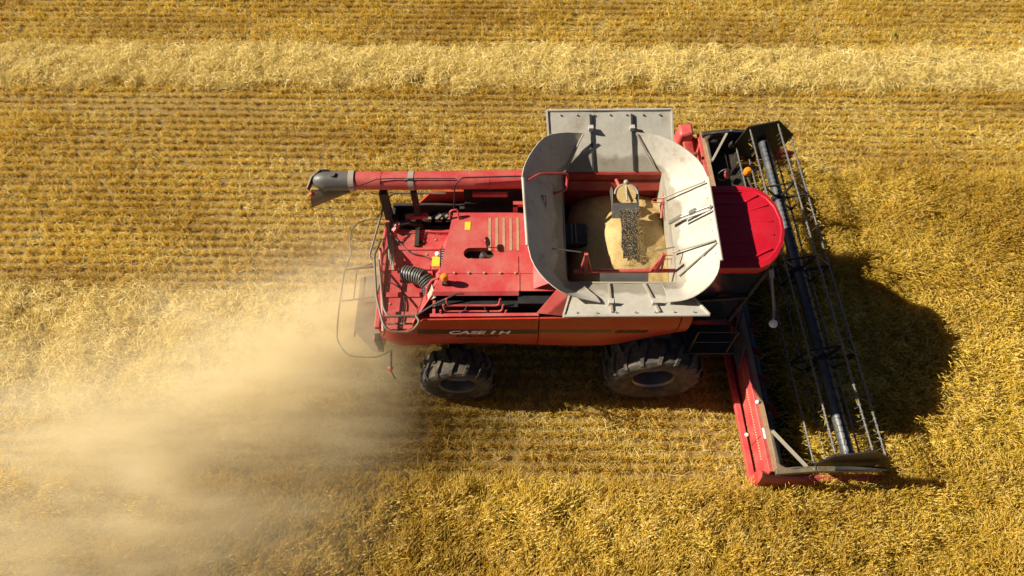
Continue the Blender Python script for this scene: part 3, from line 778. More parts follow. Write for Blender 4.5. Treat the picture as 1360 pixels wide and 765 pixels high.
# feeder house
b = MB(); b.hexa([Vector(p) for p in ((3.1, -.6, .9), (4.45, -.6, .35), (4.45, .6, .35), (3.1, .6, .9), (3.1, -.6, 1.6), (4.45, -.6, 1.05), (4.45, .6, 1.05), (3.1, .6, 1.6))])
b.build('feeder_house', 'reddark', C, .02)

# ---- wheels
def wheel(cx, y_out, sgn, rad, wid, rimr, lugs, name='wheel'):
    cz = rad - .03; cy = y_out - sgn * wid / 2
    o = bpy.data.objects.new(name, None); col.objects.link(o); o.location = (cx, cy, cz); o.parent = C
    hw = wid / 2
    b = MB(); rb = rad - .055
    prof = [(rimr, -hw * .72), (rimr + .03, -hw * .80), ((rimr + rb) / 2, -hw), (rb - .10, -hw * .99), (rb - .02, -hw * .86), (rb, -hw * .5), (rb + .01, 0), (rb, hw * .5), (rb - .02, hw * .86), (rb - .10, hw * .99), ((rimr + rb) / 2, hw), (rimr + .03, hw * .80), (rimr, hw * .72)]
    b.lathe(prof, (0, 0, 0), (0, 1, 0), 56, cap=False)
    for i in range(lugs):                            # chevron lugs, the two sides staggered
        for sd in (-1, 1):
            a0 = 2 * math.pi * (i + (.5 if sd > 0 else 0)) / lugs
            P = []
            for t in (0, .25, .5, .75, 1.0):
                yy = sd * hw * (-.06 + 1.03 * t); a = a0 + (.9 * t) * (2.6 / lugs)
                drop = .10 * max(0, t - .75) / .25
                lo, hi, da = rb - .03 - drop * .6, rad - drop * .9, .034 + .014 * (1 - t)
                P.append([(lo, a - da * 1.4, yy), (hi, a - da, yy), (hi, a + da, yy), (lo, a + da * 1.4, yy)])
            vs = [(r_ * math.cos(a), y, r_ * math.sin(a)) for row in P for (r_, a, y) in row]
            fs = [(i2 * 4 + j, (i2 + 1) * 4 + j, (i2 + 1) * 4 + j + 1, i2 * 4 + j + 1) for i2 in range(4) for j in range(3)] + [(0, 1, 2, 3), (19, 18, 17, 16)]
            b.add(vs, fs)
    b.build('tyre', 'rubber', o)
    b = MB()
    b.lathe([(rimr + .015, sgn * hw * .78), (rimr, sgn * hw * .74), (rimr - .02, sgn * hw * .70), (rimr - .04, sgn * hw * .3), (rimr - .05, sgn * hw * .05), (.17, -sgn * hw * .35), (.15, sgn * hw * .05), (.05, sgn * hw * .1), (.001, sgn * hw * .1)], (0, 0, 0), (0, 1, 0), 40, cap=False)
    for i in range(8):
        a = 2 * math.pi * i / 8; b.tube([(.2 * math.cos(a), -sgn * hw * .34, .2 * math.sin(a)), (.2 * math.cos(a), -sgn * hw * .2, .2 * math.sin(a))], .018, 6)
    b.build('rim', 'rim', o)
    return o
for sgn in (-1, 1):
    wheel(2.72, 1.72 * sgn, sgn, .95, .78, .40, 17)
    wheel(-1.06, 1.76 * sgn, sgn, .75, .60, .36, 16)

# ---- header, turned very slightly as in the picture
HR = Matrix.Rotation(R(2.0), 4, 'Z')
HY0, HY1 = -3.64, 4.20
HX = 4.46
def H(x, y, z): return HR @ Vector((x, y, z))
def hbox(b, *a): return b.box(*a, HR)
hd = MB()
hbox(hd, HX, HX + .03, HY0, HY1, .42, 1.10)                      # back sheet
hbox(hd, HX - .17, HX - .06, HY0, HY1, .36, .47); hbox(hd, HX - .08, HX + .02, HY0, HY1, .32, .36)                  # bottom tube
hdo = hd.build('header_frame', 'red', C, .006)
MB().plate([H(HX + .03, HY0, .40), H(HX + .03, HY1, .40), H(HX + 1.15, HY1, .14), H(HX + 1.15, HY0, .14)], .03).build('header_floor', 'darkshade', hdo)  # floor near black: its shade is put into the colour
b = MB(); hbox(b, HX - .03, HX + .10, HY0, HY1, 1.10, 1.16); hbox(b, HX + .10, HX + .13, HY0, HY1, 1.02, 1.16); b.build('top_beam', 'red', hdo, .008)
b = MB(); b.plate([H(HX + .04, HY0, 1.166), H(HX + .13, HY0, 1.166), H(HX + .13, HY1, 1.166), H(HX + .04, HY1, 1.166)], .006)
b.plate([H(HX + .132, HY0, 1.16), H(HX + .17, HY0, 1.00), H(HX + .17, HY1, 1.00), H(HX + .132, HY1, 1.16)], .006)
b.build('dust_strip', 'tan', hdo)
b = MB(); hbox(b, HX - .006, HX, HY0 + .30, HY0 + 2.15, .79, .83); b.build('slot_strip', 'slots', hdo)
for yy in (-2.95, -1.9, .0, 2.2):
    b = MB(); hbox(b, HX - .012, HX, yy - .008, yy + .008, .46, 1.08); b.build('sheet_joint', 'reddark', hdo)
for (yy, zz) in ((-2.35, 1.17), (-2.75, .47)): MB().ball(H(HX + (.02 if zz > 1 else -.06), yy, zz), .04, 10).build('reflector', 'white', hdo)
hb = MB(); hbox(hb, HX + .0, HX + .035, -3.05, -2.85, 1.163, 1.170); hb.build('sticker', 'white', hdo)
# end dividers
for sgn, y in ((-1, HY0), (1, HY1)):
    b = MB()
    prof = [(4.33, .36, 1.08, .11), (4.6, .22, .88, .10), (5.2, .16, .66, .09), (5.9, .12, .58, .10), (6.5, .12, .56, .10), (6.95, .16, .42, .03)]
    P = [[H(x, y + sgn * w * math.cos(t), z0 + (z1 - z0) * (.5 + .5 * math.sin(t))) for t in [2 * math.pi * i / 12 for i in range(13)]] for (x, z0, z1, w) in prof]
    b.grid(P)
    b.plate([P[0][i] for i in range(12)], .02)
    b.build('end_divider', 'red' if sgn < 0 else 'reddark', hdo, label='red pointed divider at the near end of the header' if sgn < 0 else 'dark red pointed divider at the far end of the header')
b = MB()                                                         # big red end shield at the far side
b.hexa([H(*p) for p in ((3.95, 4.05, .5), (4.32, 4.05, .5), (4.32, 4.45, .5), (3.95, 4.45, .5), (4.0, 4.08, 1.25), (4.32, 4.08, 1.30), (4.32, 4.42, 1.30), (4.0, 4.42, 1.25))])
b.build('end_shield', 'red', hdo, .06)
b = MB(); hbox(b, 4.05, 4.28, 3.6, 3.95, 1.12, 1.2); hbox(b, 4.0, 4.3, 3.45, 3.55, .6, 1.3); b.build('drive_cover', 'reddark', hdo, .03)
# screw conveyor
b = MB(); b.tube([H(4.76, HY0 + .1, .50), H(4.76, HY1 - .1, .50)], .19, 24); sc = b.build('screw_conveyor', 'drum', C)
for (ya, yb, dr) in ((HY0 + .12, -.5, 1), (HY1 - .12, .5, -1)):
    b = MB(); P = []
    nst = 140
    for i in range(nst + 1):
        t = i / nst; y = ya + (yb - ya) * t; a = dr * t * 2 * math.pi * 5.2
        P.append([H(4.76 + r_ * math.cos(a), y, .50 + r_ * math.sin(a)) for r_ in (.18, .24, .29)])
    b.grid(P, .012); b.build('flight', 'reddark', sc)
# cutter bar
b = MB(); hbox(b, HX + 1.12, HX + 1.22, HY0, HY1, .10, .15)
for i in range(100):
    y = HY0 + .06 + i * (HY1 - HY0 - .1) / 100; b.plate([H(HX + 1.2, y - .02, .13), H(HX + 1.2, y + .02, .13), H(HX + 1.34, y, .12)], .02)
b.build('cutter_bar', 'steel', C)
# reel
RX, RZc, RR = 5.88, 1.20, .60
RY0, RY1 = -3.50, 3.86
reel = MB(); reel.tube([H(RX, RY0, RZc), H(RX, RY1, RZc)], .115, 24); ro = reel.build('reel', 'drum', C)
for i in range(30):
    y = RY0 + .12 + i * (RY1 - RY0 - .2) / 30
    MB().bar(H(RX - .01, y, RZc + .128), H(RX + .075, y, RZc + .105), .02, .012).build('bolt', 'black', ro)
angs = [R(15 + 60 * i) for i in range(6)]
for a in angs:
    b = MB(); bx, bz = RX + RR * math.cos(a), RZc + RR * math.sin(a)
    b.tube([H(bx, RY0, bz), H(bx, RY1, bz)], .017, 8)
    for i in range(58):
        y = RY0 + .06 + i * .125
        if random.random() < .04: continue
        jx, jy = random.gauss(0, .012), random.gauss(0, .012)
        b.tube([H(bx, y, bz), H(bx + .02 + jx * .5, y + jy * .5, bz - .09), H(bx - .01 + jx, y + jy, bz - .20)], .0046, 4)
        b.lathe([(.030, -.014), (.030, .014)], H(bx, y, bz), (0, 1, 0), 8)
    b.build('tine_bar', 'tube', ro)
for y in (-1.55, .42, 2.25):
    b = MB()
    for i in range(6):
        a, c = angs[i], angs[(i + 1) % 6]
        pa, pc = H(RX + RR * math.cos(a), y, RZc + RR * math.sin(a)), H(RX + RR * math.cos(c), y, RZc + RR * math.sin(c))
        b.bar(H(RX + .1 * math.cos(a), y, RZc + .1 * math.sin(a)), pa, .05, .03)
        b.bar(pa, pc, .03, .025)
    b.lathe([(.15, -.04), (.15, .04)], H(RX, y, RZc), (0, 1, 0), 20)
    b.build('spider', 'black', ro)
for y in (RY0 - .04, RY1 + .04):
    b = MB(); b.plate([H(RX + (RR + .07) * math.cos(a), y, RZc + (RR + .07) * math.sin(a)) for a in angs], .03)
    b.build('end_plate', 'black', ro)
# reel arms with lift cylinders and braces
for sgn, y in ((-1, HY0 - .03), (1, HY1 - .1)):
    b = MB(); b.bar(H(HX + .05, y, 1.22), H(5.2, y, 1.30), .10, .12); b.bar(H(5.2, y, 1.30), H(6.35, y, 1.16), .09, .10)
    ar = b.build('reel_arm', 'olive' if sgn < 0 else 'dark', C, .01)
    MB().tube([H(5.5, y, 1.34), H(6.5, y, 1.18)], .035, 10).build('lift_cylinder', 'drum', ar)
    MB().bar(H(HX + .16, y - sgn * .75, 1.20), H(5.05, y - sgn * .05, 1.30), .05, .05).build('arm_brace', 'grey', ar)
    MB().bar(H(HX + .15, y - sgn * .78, 1.18), H(HX + .15, y - sgn * .05, 1.20), .03, .03).build('tie_bar', 'steel', ar)
    b = MB()
    for q in range(5):
        o_ = .04 * q
        b.tube(arc(H(HX + .1, y - sgn * (.02 + o_), 1.2), H(HX + .35, y - sgn * (.05 - o_), 1.42 - o_), H(HX + .65 + o_, y - sgn * .03, 1.28), 8), .014, 6)
    b.ball(H(HX + .7, y, 1.32), .05)
    b.build('hose_bundle', 'olive', ar)
for yy in (1.75, 2.3):
    MB().tube(arc(H(HX - .25, yy - .2, 1.0), H(HX - .05, yy + .22, 1.4), H(HX + .16, yy, 1.15), 10), .016, 6).build('hose', 'black', C)
b = MB(); b.lathe([(.10, -.02), (.10, .02)], H(HX + .5, 3.1, 1.0), (.7, -.3, .6), 16); b.build('sprocket', 'reddark', C)
b = MB(); b.tube([H(HX + .44 + .15 * math.cos(t), 3.1, 1.0 + .2 * math.sin(t)) for t in [2 * math.pi * i / 14 for i in range(14)]], .012, 6, True); b.build('drive_chain', 'steel', C)
b = MB(); hbox(b, HX + .2, HX + .95, 1.2, 3.9, .55, .8); b.build('crop_guard', 'darkshade', C)
b = MB(); hbox(b, 4.6, 5.5, 4.02, 4.2, .5, 1.18); b.lathe([(.22, -.05), (.22, .05)], H(4.75, 3.98, .95), (0, 1, 0), 20); b.lathe([(.14, -.05), (.14, .05)], H(5.3, 3.98, 1.0), (0, 1, 0), 16); b.build('belt_drive', 'darkshade', C, .03)
# upright plate beside the feeder
MB().plate([H(4.2, -1.0, 1.05), H(4.34, -.95, 1.6), H(4.36, -1.35, 1.5), H(4.28, -1.65, 1.1)], .02).build('wear_plate', 'boot', C)

# ------------------------------------------------------------------ the crop, stubble and straw
protos = {}
def ribbon(vs, fs, pts, w, side, mats=None, mi=0):
    o = len(vs)
    for i, p in enumerate(pts):
        ww = w if i < len(pts) - 1 else w * .35
        vs.append(p - side * ww / 2); vs.append(p + side * ww / 2)
    for i in range(len(pts) - 1):
        fs.append((o + 2 * i, o + 2 * i + 1, o + 2 * i + 3, o + 2 * i + 2))
        if mats is not None: mats.append(mi)
def proto(kind, makers, k, matnames):
    c = bpy.data.collections.new(kind + '_clumps')
    for i in range(k):
        vs, fs, mi = [], [], []
        makers(vs, fs, mi)
        me = bpy.data.meshes.new(kind + '_clump'); me.from_pydata([tuple(v) for v in vs], [], fs)
        for mn in matnames: me.materials.append(M[mn])
        me.polygons.foreach_set('material_index', mi); me.update()
        c.objects.link(bpy.data.objects.new(kind + '_clump', me))
    protos[kind] = c
def rv(a=1): return Vector((random.uniform(-a, a), random.uniform(-a, a), 0))
def dirv(a): return Vector((math.cos(a), math.sin(a), 0))

def mk_stubble(vs, fs, mi):
    for _ in range(20):
        p = Vector((random.gauss(0, .035), random.gauss(0, .023), -.01)); a = random.uniform(0, 6.283)
        h = random.uniform(.08, .16); ln = dirv(a) * random.uniform(.0, .07)
        ribbon(vs, fs, [p, p + ln * .5 + Vector((0, 0, h * .6)), p + ln + Vector((0, 0, h))], random.uniform(.006, .011), dirv(random.uniform(0, 6.283)), mi, 0)
    for _ in range(4):
        p = Vector((random.gauss(0, .06), random.gauss(0, .05), random.uniform(.01, .08))); d = dirv(random.uniform(0, 6.283)) * random.uniform(.05, .13)
        ribbon(vs, fs, [p - d, p + Vector((0, 0, .015)), p + d], .008, Vector((-d.y, d.x, .02)).normalized(), mi, 1)
proto('stubble', mk_stubble, 10, ['stubble', 'litter'])
def mk_litter(vs, fs, mi):
    for _ in range(18):
        p = rv(.16) + Vector((0, 0, random.uniform(.01, .10))); d = dirv(random.uniform(0, 6.283)) * random.uniform(.02, .08); d.z = random.uniform(-.02, .02)
        ribbon(vs, fs, [p - d, p + Vector((0, 0, random.uniform(0, .02))), p + d], random.uniform(.005, .010), Vector((-d.y, d.x, random.uniform(-.05, .05))).normalized(), mi, 0)
proto('litter', mk_litter, 8, ['litter'])
def mk_swath(vs, fs, mi):
    for _ in range(54):
        p = Vector((random.gauss(0, .11), random.gauss(0, .11), random.uniform(.0, .12))); a = random.uniform(0, 6.283)
        d = dirv(a) * random.uniform(.04, .13); d.z = random.uniform(-.06, .06)
        bend = rv(.04) + Vector((0, 0, random.uniform(-.01, .05)))
        ribbon(vs, fs, [p - d, p - d * .3 + bend, p + d * .4 + bend, p + d], random.uniform(.005, .010), Vector((-d.y, d.x, random.uniform(-.08, .08))).normalized(), mi, 0)
proto('swath', mk_swath, 10, ['swath'])
def mk_crop(vs, fs, mi):
    for _ in range(26):
        p = Vector((random.gauss(0, .07), random.gauss(0, .07), 0)); a = random.gauss(0, .5)
        h = random.uniform(.44, .66); d = dirv(a); ln = random.uniform(.06, .20)
        tip = p + d * ln + Vector((0, 0, h))
        sd = dirv(random.uniform(0, 6.283))
        ribbon(vs, fs, [p, p + d * ln * .25 + Vector((0, 0, h * .55)), tip], random.uniform(.006, .009), sd, mi, 0)
        el = random.uniform(.07, .125); dr = random.uniform(-.05, .7)
        e1 = tip + d * el * .5 + Vector((0, 0, .02 - dr * .02)); e2 = tip + d * el + Vector((0, 0, .01 - dr * el))
        sd = Vector((-d.y, d.x, 0))
        for s_ in (sd, (sd * .3 + Vector((0, 0, 1))).normalized()):
            ribbon(vs, fs, [tip, lerp(tip, e1, .5), e1, e2], random.uniform(.010, .0155), s_, mi, 1)
        for q in range(2):                                      # awns and a dry leaf
            e3 = e2 + d * random.uniform(.02, .05) + rv(.025) + Vector((0, 0, random.uniform(-.03, .02)))
            ribbon(vs, fs, [e1, e2 * .5 + e1 * .5, e3], .004, sd, mi, 1)
        if random.random() < .7:
            z = random.uniform(.15, .45); q0 = lerp(p, tip, z / h * .9); da = dirv(random.uniform(0, 6.283)) * random.uniform(.06, .16)
            ribbon(vs, fs, [q0, q0 + da * .6 + Vector((0, 0, .05)), q0 + da + Vector((0, 0, -.04))], .013, Vector((-da.y, da.x, .01)).normalized(), mi, 0)
proto('crop', mk_crop, 12, ['stalk', 'ear'])

def scatter(name, kind, pts, rot, scl, label, cat):
    k = len(pts)
    me = bpy.data.meshes.new(name); me.vertices.add(k)
    me.vertices.foreach_set('co', np.asarray(pts, np.float32).ravel())
    a = me.attributes.new('rot', 'FLOAT_VECTOR', 'POINT'); a.data.foreach_set('vector', np.asarray(rot, np.float32).ravel())
    a = me.attributes.new('scl', 'FLOAT', 'POINT'); a.data.foreach_set('value', np.asarray(scl, np.float32))
    a = me.attributes.new('idx', 'INT', 'POINT'); a.data.foreach_set('value', rng.integers(0, 1000, k).astype(np.int32))
    o = bpy.data.objects.new(name, me); col.objects.link(o)
    ng = bpy.data.node_groups.new(name + '_nodes', 'GeometryNodeTree')
    ng.interface.new_socket('Geometry', in_out='INPUT', socket_type='NodeSocketGeometry')
    ng.interface.new_socket('Geometry', in_out='OUTPUT', socket_type='NodeSocketGeometry')
    N, L = ng.nodes, ng.links
    gi, go = N.new('NodeGroupInput'), N.new('NodeGroupOutput')
    ci = N.new('GeometryNodeCollectionInfo'); ci.inputs['Collection'].default_value = protos[kind]
    ci.inputs['Separate Children'].default_value = True; ci.inputs['Reset Children'].default_value = True
    ip = N.new('GeometryNodeInstanceOnPoints'); ip.inputs['Pick Instance'].default_value = True
    def attr(nm, ty):
        q = N.new('GeometryNodeInputNamedAttribute'); q.data_type = ty; q.inputs['Name'].default_value = nm
        return next(s for s in q.outputs if s.enabled and s.name == 'Attribute')
    er = N.new('FunctionNodeEulerToRotation')
    L.new(attr('rot', 'FLOAT_VECTOR'), er.inputs[0]); L.new(er.outputs[0], ip.inputs['Rotation'])
    L.new(attr('scl', 'FLOAT'), ip.inputs['Scale']); L.new(attr('idx', 'INT'), ip.inputs['Instance Index'])
    L.new(gi.outputs[0], ip.inputs['Points']); L.new(ci.outputs[0], ip.inputs['Instance']); L.new(ip.outputs[0], go.inputs[0])
    md = o.modifiers.new('scatter', 'NODES'); md.node_group = ng
    return tag(o, label, cat, kind='stuff')

def fbm(x, y, s, seed=0.0):     # cheap smooth noise on arrays
    out = np.zeros_like(x); amp = 1
    for k_ in range(4):
        r2 = np.random.default_rng(int(seed * 10) + k_)
        for _ in range(5):
            th, ph = r2.uniform(0, 6.283), r2.uniform(0, 6.283); f = s * 2 ** k_ * r2.uniform(.6, 1.4)
            out += amp * np.sin((x * math.cos(th) + y * math.sin(th)) * f + ph) / 5
        amp *= .6
    return out
ROWA = R(-.6)                    # the drill rows run slightly off the camera's horizontal
def rowY(x, y): return y - x * math.tan(ROWA)
def wavy(x, s, seed): return fbm(x, np.zeros_like(x), s, seed)
def in_crop(x, y):
    yr = rowY(x, y)
    near = yr < np.where(x > 3.9, -3.72, -3.62) + .035 * wavy(x, 2.2, 1)
    right = (x > 5.35 + .06 * wavy(y, 2.5, 2)) & (yr < 3.75 + .045 * wavy(x, 1.6, 3))
    return near | right
def in_view(x, y, m=1.5):
    d = (y + CD) * math.cos(PITCH) + CH * math.sin(PITCH)
    return (np.abs(x) < 680 / FPX * d + m) & (y > -5.2 - m) & (y < 10.6 + m)

# standing wheat
sp_ = .108
gx, gy = np.meshgrid(np.arange(-17, 19, sp_), np.arange(-7.2, 5, sp_))
x = gx.ravel() + rng.uniform(-.5, .5, gx.size) * sp_; y = gy.ravel() + rng.uniform(-.5, .5, gx.size) * sp_
near_ = rowY(x, y) < -3.5
m = in_crop(x, y) & in_view(x, y) & (rng.uniform(0, 1, x.size) < np.where(near_, .80 + .34 * fbm(x, y, 3.0, 31), .90 + .2 * fbm(x, y, 2.6, 33)))
x, y = x[m], y[m]; k = len(x)
flow = R(25) + .8 * fbm(x, y, .5, 4) + rng.normal(0, .35, k)
lean = .24 + np.where(rowY(x, y) < -3.5, -.14, .08) + .18 * fbm(x, y, .8, 5) + rng.normal(0, .13, k)
hgt = np.clip(.95 + .12 * fbm(x, y, 1.6, 6) + rng.normal(0, .12, k), .6, 1.3)
zz = np.zeros(k)
rot = np.stack([np.zeros(k), np.clip(lean, -.25, .75), flow], 1)
scatter('standing_wheat', 'crop', np.stack([x, y, zz], 1), rot, hgt, 'uncut ripe golden wheat standing in front of and beside the machine', 'wheat crop')

# stubble in drill rows
RSP = .22
pts = []
for yr in np.arange(-4.0, 13.5, RSP):
    xs = np.arange(-19, 20, .062)
    xs = xs + rng.normal(0, .02, len(xs)); ys = yr + xs * math.tan(ROWA) + rng.normal(0, .014, len(xs)) + .02 * wavy(xs, 1.2, yr * 3.1 + 50)
    pts.append(np.stack([xs, ys], 1))
p = np.concatenate(pts); x, y = p[:, 0], p[:, 1]
dens = .90 + .26 * fbm(x, y, 1.3, 7)
m = in_view(x, y) & ~in_crop(x, y) & (rng.uniform(0, 1, len(x)) < dens)
x, y = x[m], y[m]; k = len(x)
yr = rowY(x, y)
top_band = np.exp(-((yr - 9.3) / .5) ** 2)
s_ = np.clip(1.0 + .22 * fbm(x, y, .9, 8) + rng.normal(0, .16, k) - .35 * np.exp(-((yr - 6.2) / .35) ** 2), .4, 1.6)
rot = np.stack([rng.normal(0, .16, k), rng.normal(.05, .16, k), rng.uniform(0, 6.283, k)], 1)
scatter('stubble', 'stubble', np.stack([x, y, np.zeros(k)], 1), rot, s_, 'short golden stubble standing in straight drill rows across the cut field', 'stubble')

# loose straw between the rows
k = 26000
x = rng.uniform(-19, 19, k); y = rng.uniform(-4.2, 12.5, k); yr = rowY(x, y)
dens = .10 + .22 * fbm(x, y, .8, 9) + .55 * np.exp(-((yr - 9.0) / .35) ** 2) + .35 * np.exp(-((yr - 5.3) / .9) ** 2) * (x > -3) + .10 * np.exp(-((yr + 2.0) / .8) ** 2) + .35 * ((x > 4) & (yr > 3))
m = in_view(x, y) & ~in_crop(x, y) & (rng.uniform(0, 1, k) < dens)
x, y = x[m], y[m]; k = len(x)
scatter('loose_straw', 'litter', np.stack([x, y, rng.uniform(0, .05, k)], 1), np.stack([rng.normal(0, .1, k), rng.normal(0, .1, k), rng.uniform(0, 6.283, k)], 1), rng.uniform(.7, 1.2, k), 'scattered pale loose straw lying between the stubble rows', 'loose straw')

# two swaths of threshed straw: one old, one just laid behind the machine
def swath(name, y0, y1, xa, xb, hh, n_m2, label, seed, fade=0):
    k = int((y1 - y0 + .6) * (xb - xa) * n_m2)
    x = rng.uniform(xa, xb, k); yr = rng.uniform(y0 - .3, y1 + .3, k); y = yr + x * math.tan(ROWA)
    e0, e1 = y0 + .13 * wavy(x, 1.5, seed), y1 + .13 * wavy(x, 1.7, seed + 1)
    t = (yr - e0) / (e1 - e0)
    pr = np.clip(np.minimum(t, 1 - t) * 7 + .25, 0, 1) * (t > -.08) * (t < 1.08)
    pr *= np.clip(.85 + .5 * fbm(x * 1.6, y * .7, 1.9, seed + 5), .2, 1)
    if fade: pr *= np.clip((xb - x) / fade, 0, 1)
    m = in_view(x, y) & (rng.uniform(0, 1, k) < pr); x, y, t = x[m], y[m], t[m]; k = len(x)
    mound = np.clip(np.sin(np.pi * np.clip(t, 0, 1)), 0, 1) ** .6 * hh * np.clip(.75 + .5 * fbm(x, y, 2.2, seed + 2), .2, 1.4)
    z = mound * rng.uniform(.35, 1, k)
    rot = np.stack([rng.normal(0, .3, k), rng.normal(0, .3, k), rng.uniform(0, 6.283, k)], 1)
    scatter(name, 'swath', np.stack([x, y, z], 1), rot, rng.uniform(.8, 1.25, k), label, 'straw')
swath('straw_swath', 6.92, 8.35, -19, 19, .17, 80, 'pale fluffy swath of threshed straw running across the top of the field', 11)
swath('straw_swath', -1.95, .75, -17, -2.5, .15, 52, 'freshly laid pale straw swath behind the machine under the dust', 21, 2.0)

# two green weeds in the stubble
for (px_, py_, lab) in ((1079, 53, 'small green weed in the stubble, nearer the machine'), (1186, 52, 'small green weed in the stubble, farther to the right')):
    w0 = W(px_, py_, 0); b = MB()
    for i in range(16):
        a = random.uniform(0, 6.283); d = dirv(a) * random.uniform(.05, .15); up = random.uniform(.06, .18); sd = Vector((-d.y, d.x, 0)).normalized() * .03
        q = w0 + d * .5 + Vector((0, 0, up)); e = w0 + d + Vector((0, 0, up * .7))
        b.add([w0 - sd * .3, w0 + sd * .3, q + sd, q - sd, e], [(0, 1, 2, 3), (3, 2, 4)])
    tag(b.build('weed', 'weed', smooth=False), lab, 'weed', 'green weeds in the stubble')

b = MB()
def fleck(p, L, w):
    a = random.uniform(0, 6.283); d = Vector((math.cos(a), math.sin(a), random.gauss(0, .08))) * L; e = Vector((-d.y, d.x, 0)).normalized() * w
    b.add([p - d - e, p + d - e, p + d + e, p - d + e], [(0, 1, 2, 3)])
for i in range(1500):
    k = random.random()
    if k < .45: p = Vector((random.uniform(-2.3, -1.3), random.choice((random.uniform(-1.28, .74), random.gauss(.62, .1), random.gauss(-1.15, .1))), 2.464)); p.y = min(.70, max(-1.28, p.y))
    elif k < .65: p = Vector((random.uniform(-1.0, .9), random.uniform(-.85, .72), HZ + .014)); 
    else: p = H(HX + random.uniform(.0, .10), random.uniform(HY0, HY1), 1.176)
    if k >= .45 and k < .65 and abs(p.x + .585) < .32 and abs(p.y + .135) < .15: continue
    fleck(p, random.uniform(.003, .011), random.uniform(.0012, .003))
tag(b.build('settled_chaff', 'tan', smooth=False), 'bits of chaff and straw settled on the red deck, hood and header beam', 'chaff', kind='stuff')
b = MB()
for i in range(1500):
    k = random.random()
    if k < .8: p = H(HX + random.uniform(.2, 1.2), random.uniform(HY0 + .1, HY1 - .1), .40 + abs(random.gauss(0, .14)))
    else:
        a = random.choice(angs); p = H(RX + RR * math.cos(a) + random.gauss(0, .02), random.uniform(RY0, RY1), RZc + RR * math.sin(a) - random.uniform(0, .15))
    L = random.uniform(.04, .16) if k < .8 else random.uniform(.02, .07)
    a = random.gauss(0, .5); d = Vector((math.cos(a), math.sin(a), random.gauss(0, .35))) * L; e = d.orthogonal().normalized() * random.uniform(.003, .006)
    b.add([p - d - e, p + d - e, p + d + e, p - d + e], [(0, 1, 2, 3)])
tag(b.build('cut_stalks', 'stalk', smooth=False), 'cut wheat stalks lying in the header and caught on the reel', 'cut straw', kind='stuff')

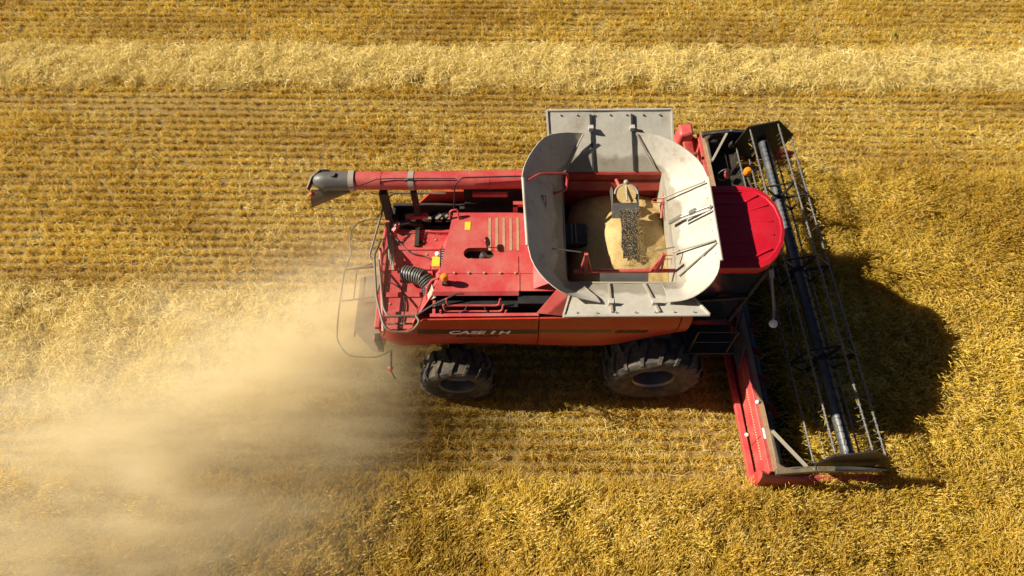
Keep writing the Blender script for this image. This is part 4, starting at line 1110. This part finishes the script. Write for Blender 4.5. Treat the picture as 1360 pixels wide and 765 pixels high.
# ------------------------------------------------------------------ dust blown out behind the machine
def dust_mat():
    m = bpy.data.materials.new('blown_chaff_dust'); m.use_nodes = True
    n, l = m.node_tree.nodes, m.node_tree.links
    n.remove(n['Principled BSDF'])
    pv = n.new('ShaderNodeVolumePrincipled')
    pv.inputs['Color'].default_value = (.985, .87, .60, 1); pv.inputs['Anisotropy'].default_value = 0.0
    m.cycles.volume_step_rate = .4
    l.new(pv.outputs[0], n['Material Output'].inputs['Volume'])
    tc = n.new('ShaderNodeNewGeometry')
    def mth(op, a, b_=None, c_=None):
        q = n.new('ShaderNodeMath'); q.operation = op
        for i, v in enumerate((a, b_, c_)):
            if v is None: continue
            if isinstance(v, (int, float)): q.inputs[i].default_value = v
            else: l.new(v, q.inputs[i])
        return q.outputs[0]
    # wind frame: s along the plume from the tail, q across it
    src = Vector((-2.2, .25, 0)); wa = math.atan2(-math.sin(R(35)), -math.cos(R(35)))
    sx = n.new('ShaderNodeSeparateXYZ'); l.new(tc.outputs['Position'], sx.inputs[0])
    dx, dy, z = mth('SUBTRACT', sx.outputs[0], src.x), mth('SUBTRACT', sx.outputs[1], src.y), sx.outputs[2]
    ca, sa = math.cos(wa), math.sin(wa)
    s = mth('ADD', mth('MULTIPLY', dx, ca), mth('MULTIPLY', dy, sa))
    q = mth('SUBTRACT', mth('MULTIPLY', dy, ca), mth('MULTIPLY', dx, sa))
    nz = n.new('ShaderNodeTexNoise'); nz.inputs['Scale'].default_value = .55; nz.inputs['Detail'].default_value = 7; nz.inputs['Roughness'].default_value = .68
    nz.inputs['Distortion'].default_value = .8
    mp = n.new('ShaderNodeMapping'); mp.inputs['Rotation'].default_value = (0, 0, -wa); mp.inputs['Scale'].default_value = (.55, 1.7, 1.4)
    l.new(tc.outputs['Position'], mp.inputs[0]); l.new(mp.outputs[0], nz.inputs['Vector'])
    nf = n.new('ShaderNodeTexNoise'); nf.inputs['Scale'].default_value = 1.5; nf.inputs['Detail'].default_value = 6; nf.inputs['Roughness'].default_value = .65; nf.inputs['Distortion'].default_value = .6
    l.new(mp.outputs[0], nf.inputs['Vector'])
    fr = n.new('ShaderNodeMapRange'); fr.inputs[1].default_value = .36; fr.inputs[2].default_value = .64; fr.inputs[3].default_value = .25; fr.inputs[4].default_value = 1.75
    l.new(nf.outputs[0], fr.inputs[0])
    edge = n.new('ShaderNodeMapRange'); edge.interpolation_type = 'SMOOTHSTEP'
    edge.inputs[1].default_value = -1.2; edge.inputs[2].default_value = -2.7; l.new(sx.outputs[0], edge.inputs[0])
    sp = mth('MAXIMUM', s, 0)
    wid = mth('ADD', 1.45, mth('MULTIPLY', sp, .24))
    q = mth('ADD', q, mth('MULTIPLY', mth('MINIMUM', q, 0), 1.0))     # the upwind side is sharper
    qq = mth('DIVIDE', mth('ADD', q, mth('MULTIPLY', mth('SUBTRACT', nz.outputs[0], .5), 1.6)), wid)
    lat = mth('POWER', 2.718, mth('MULTIPLY', mth('POWER', mth('ABSOLUTE', qq), 1.9), -1))
    zh = mth('ADD', 1.75, mth('MULTIPLY', sp, .10))
    ver = mth('POWER', 2.718, mth('MULTIPLY', mth('POWER', mth('DIVIDE', z, zh), 2), -1))
    rise = n.new('ShaderNodeMapRange'); rise.interpolation_type = 'SMOOTHSTEP'
    rise.inputs[1].default_value = -.6; rise.inputs[2].default_value = 1.4; l.new(s, rise.inputs[0])
    along = mth('POWER', 2.718, mth('MULTIPLY', sp, -.12))
    nr = n.new('ShaderNodeMapRange'); nr.inputs[1].default_value = .34; nr.inputs[2].default_value = .68; nr.inputs[3].default_value = .08; nr.inputs[4].default_value = 2.0
    l.new(nz.outputs[0], nr.inputs[0])
    den = mth('MULTIPLY', mth('MULTIPLY', mth('MULTIPLY', lat, ver), mth('MULTIPLY', along, rise.outputs[0])), mth('MULTIPLY', mth('MULTIPLY', nr.outputs[0], mth('MULTIPLY', fr.outputs[0], edge.outputs[0])), 1.5))
    l.new(den, pv.inputs['Density'])
    return m
b = MB()
b.hexa([Vector(p) for p in ((-17, -13, .004), (-1.0, -4.4, .004), (-1.0, 2.6, .004), (-17, 1.2, .004), (-17, -13, 5.0), (-1.0, -4.4, 3.6), (-1.0, 2.6, 3.6), (-17, 1.2, 5.0))])
dst = b.build('dust_cloud', dust_mat(), smooth=False)
tag(dst, 'pale cloud of chaff dust blowing out behind the harvester', 'dust', kind='stuff')
# bits of chaff in the air
b = MB()
for i in range(1500):
    s = random.random() ** .7 * 9; lat = random.gauss(0, .5 + .16 * s)
    wa = math.atan2(-math.sin(R(35)), -math.cos(R(35)))
    p = Vector((-2.4 + s * math.cos(wa) - lat * math.sin(wa), .1 + s * math.sin(wa) + lat * math.cos(wa), abs(random.gauss(.5, .6)) + .1))
    d = Vector((random.gauss(0, 1), random.gauss(0, 1), random.gauss(0, .6))).normalized(); e = d.orthogonal().normalized() * random.uniform(.002, .005); d *= random.uniform(.008, .03)
    b.add([p - d - e, p + d - e, p + d + e, p - d + e], [(0, 1, 2, 3)])
tag(b.build('flying_chaff', 'swath', smooth=False), 'bits of chaff and straw flying in the dust behind the harvester', 'chaff', kind='stuff')
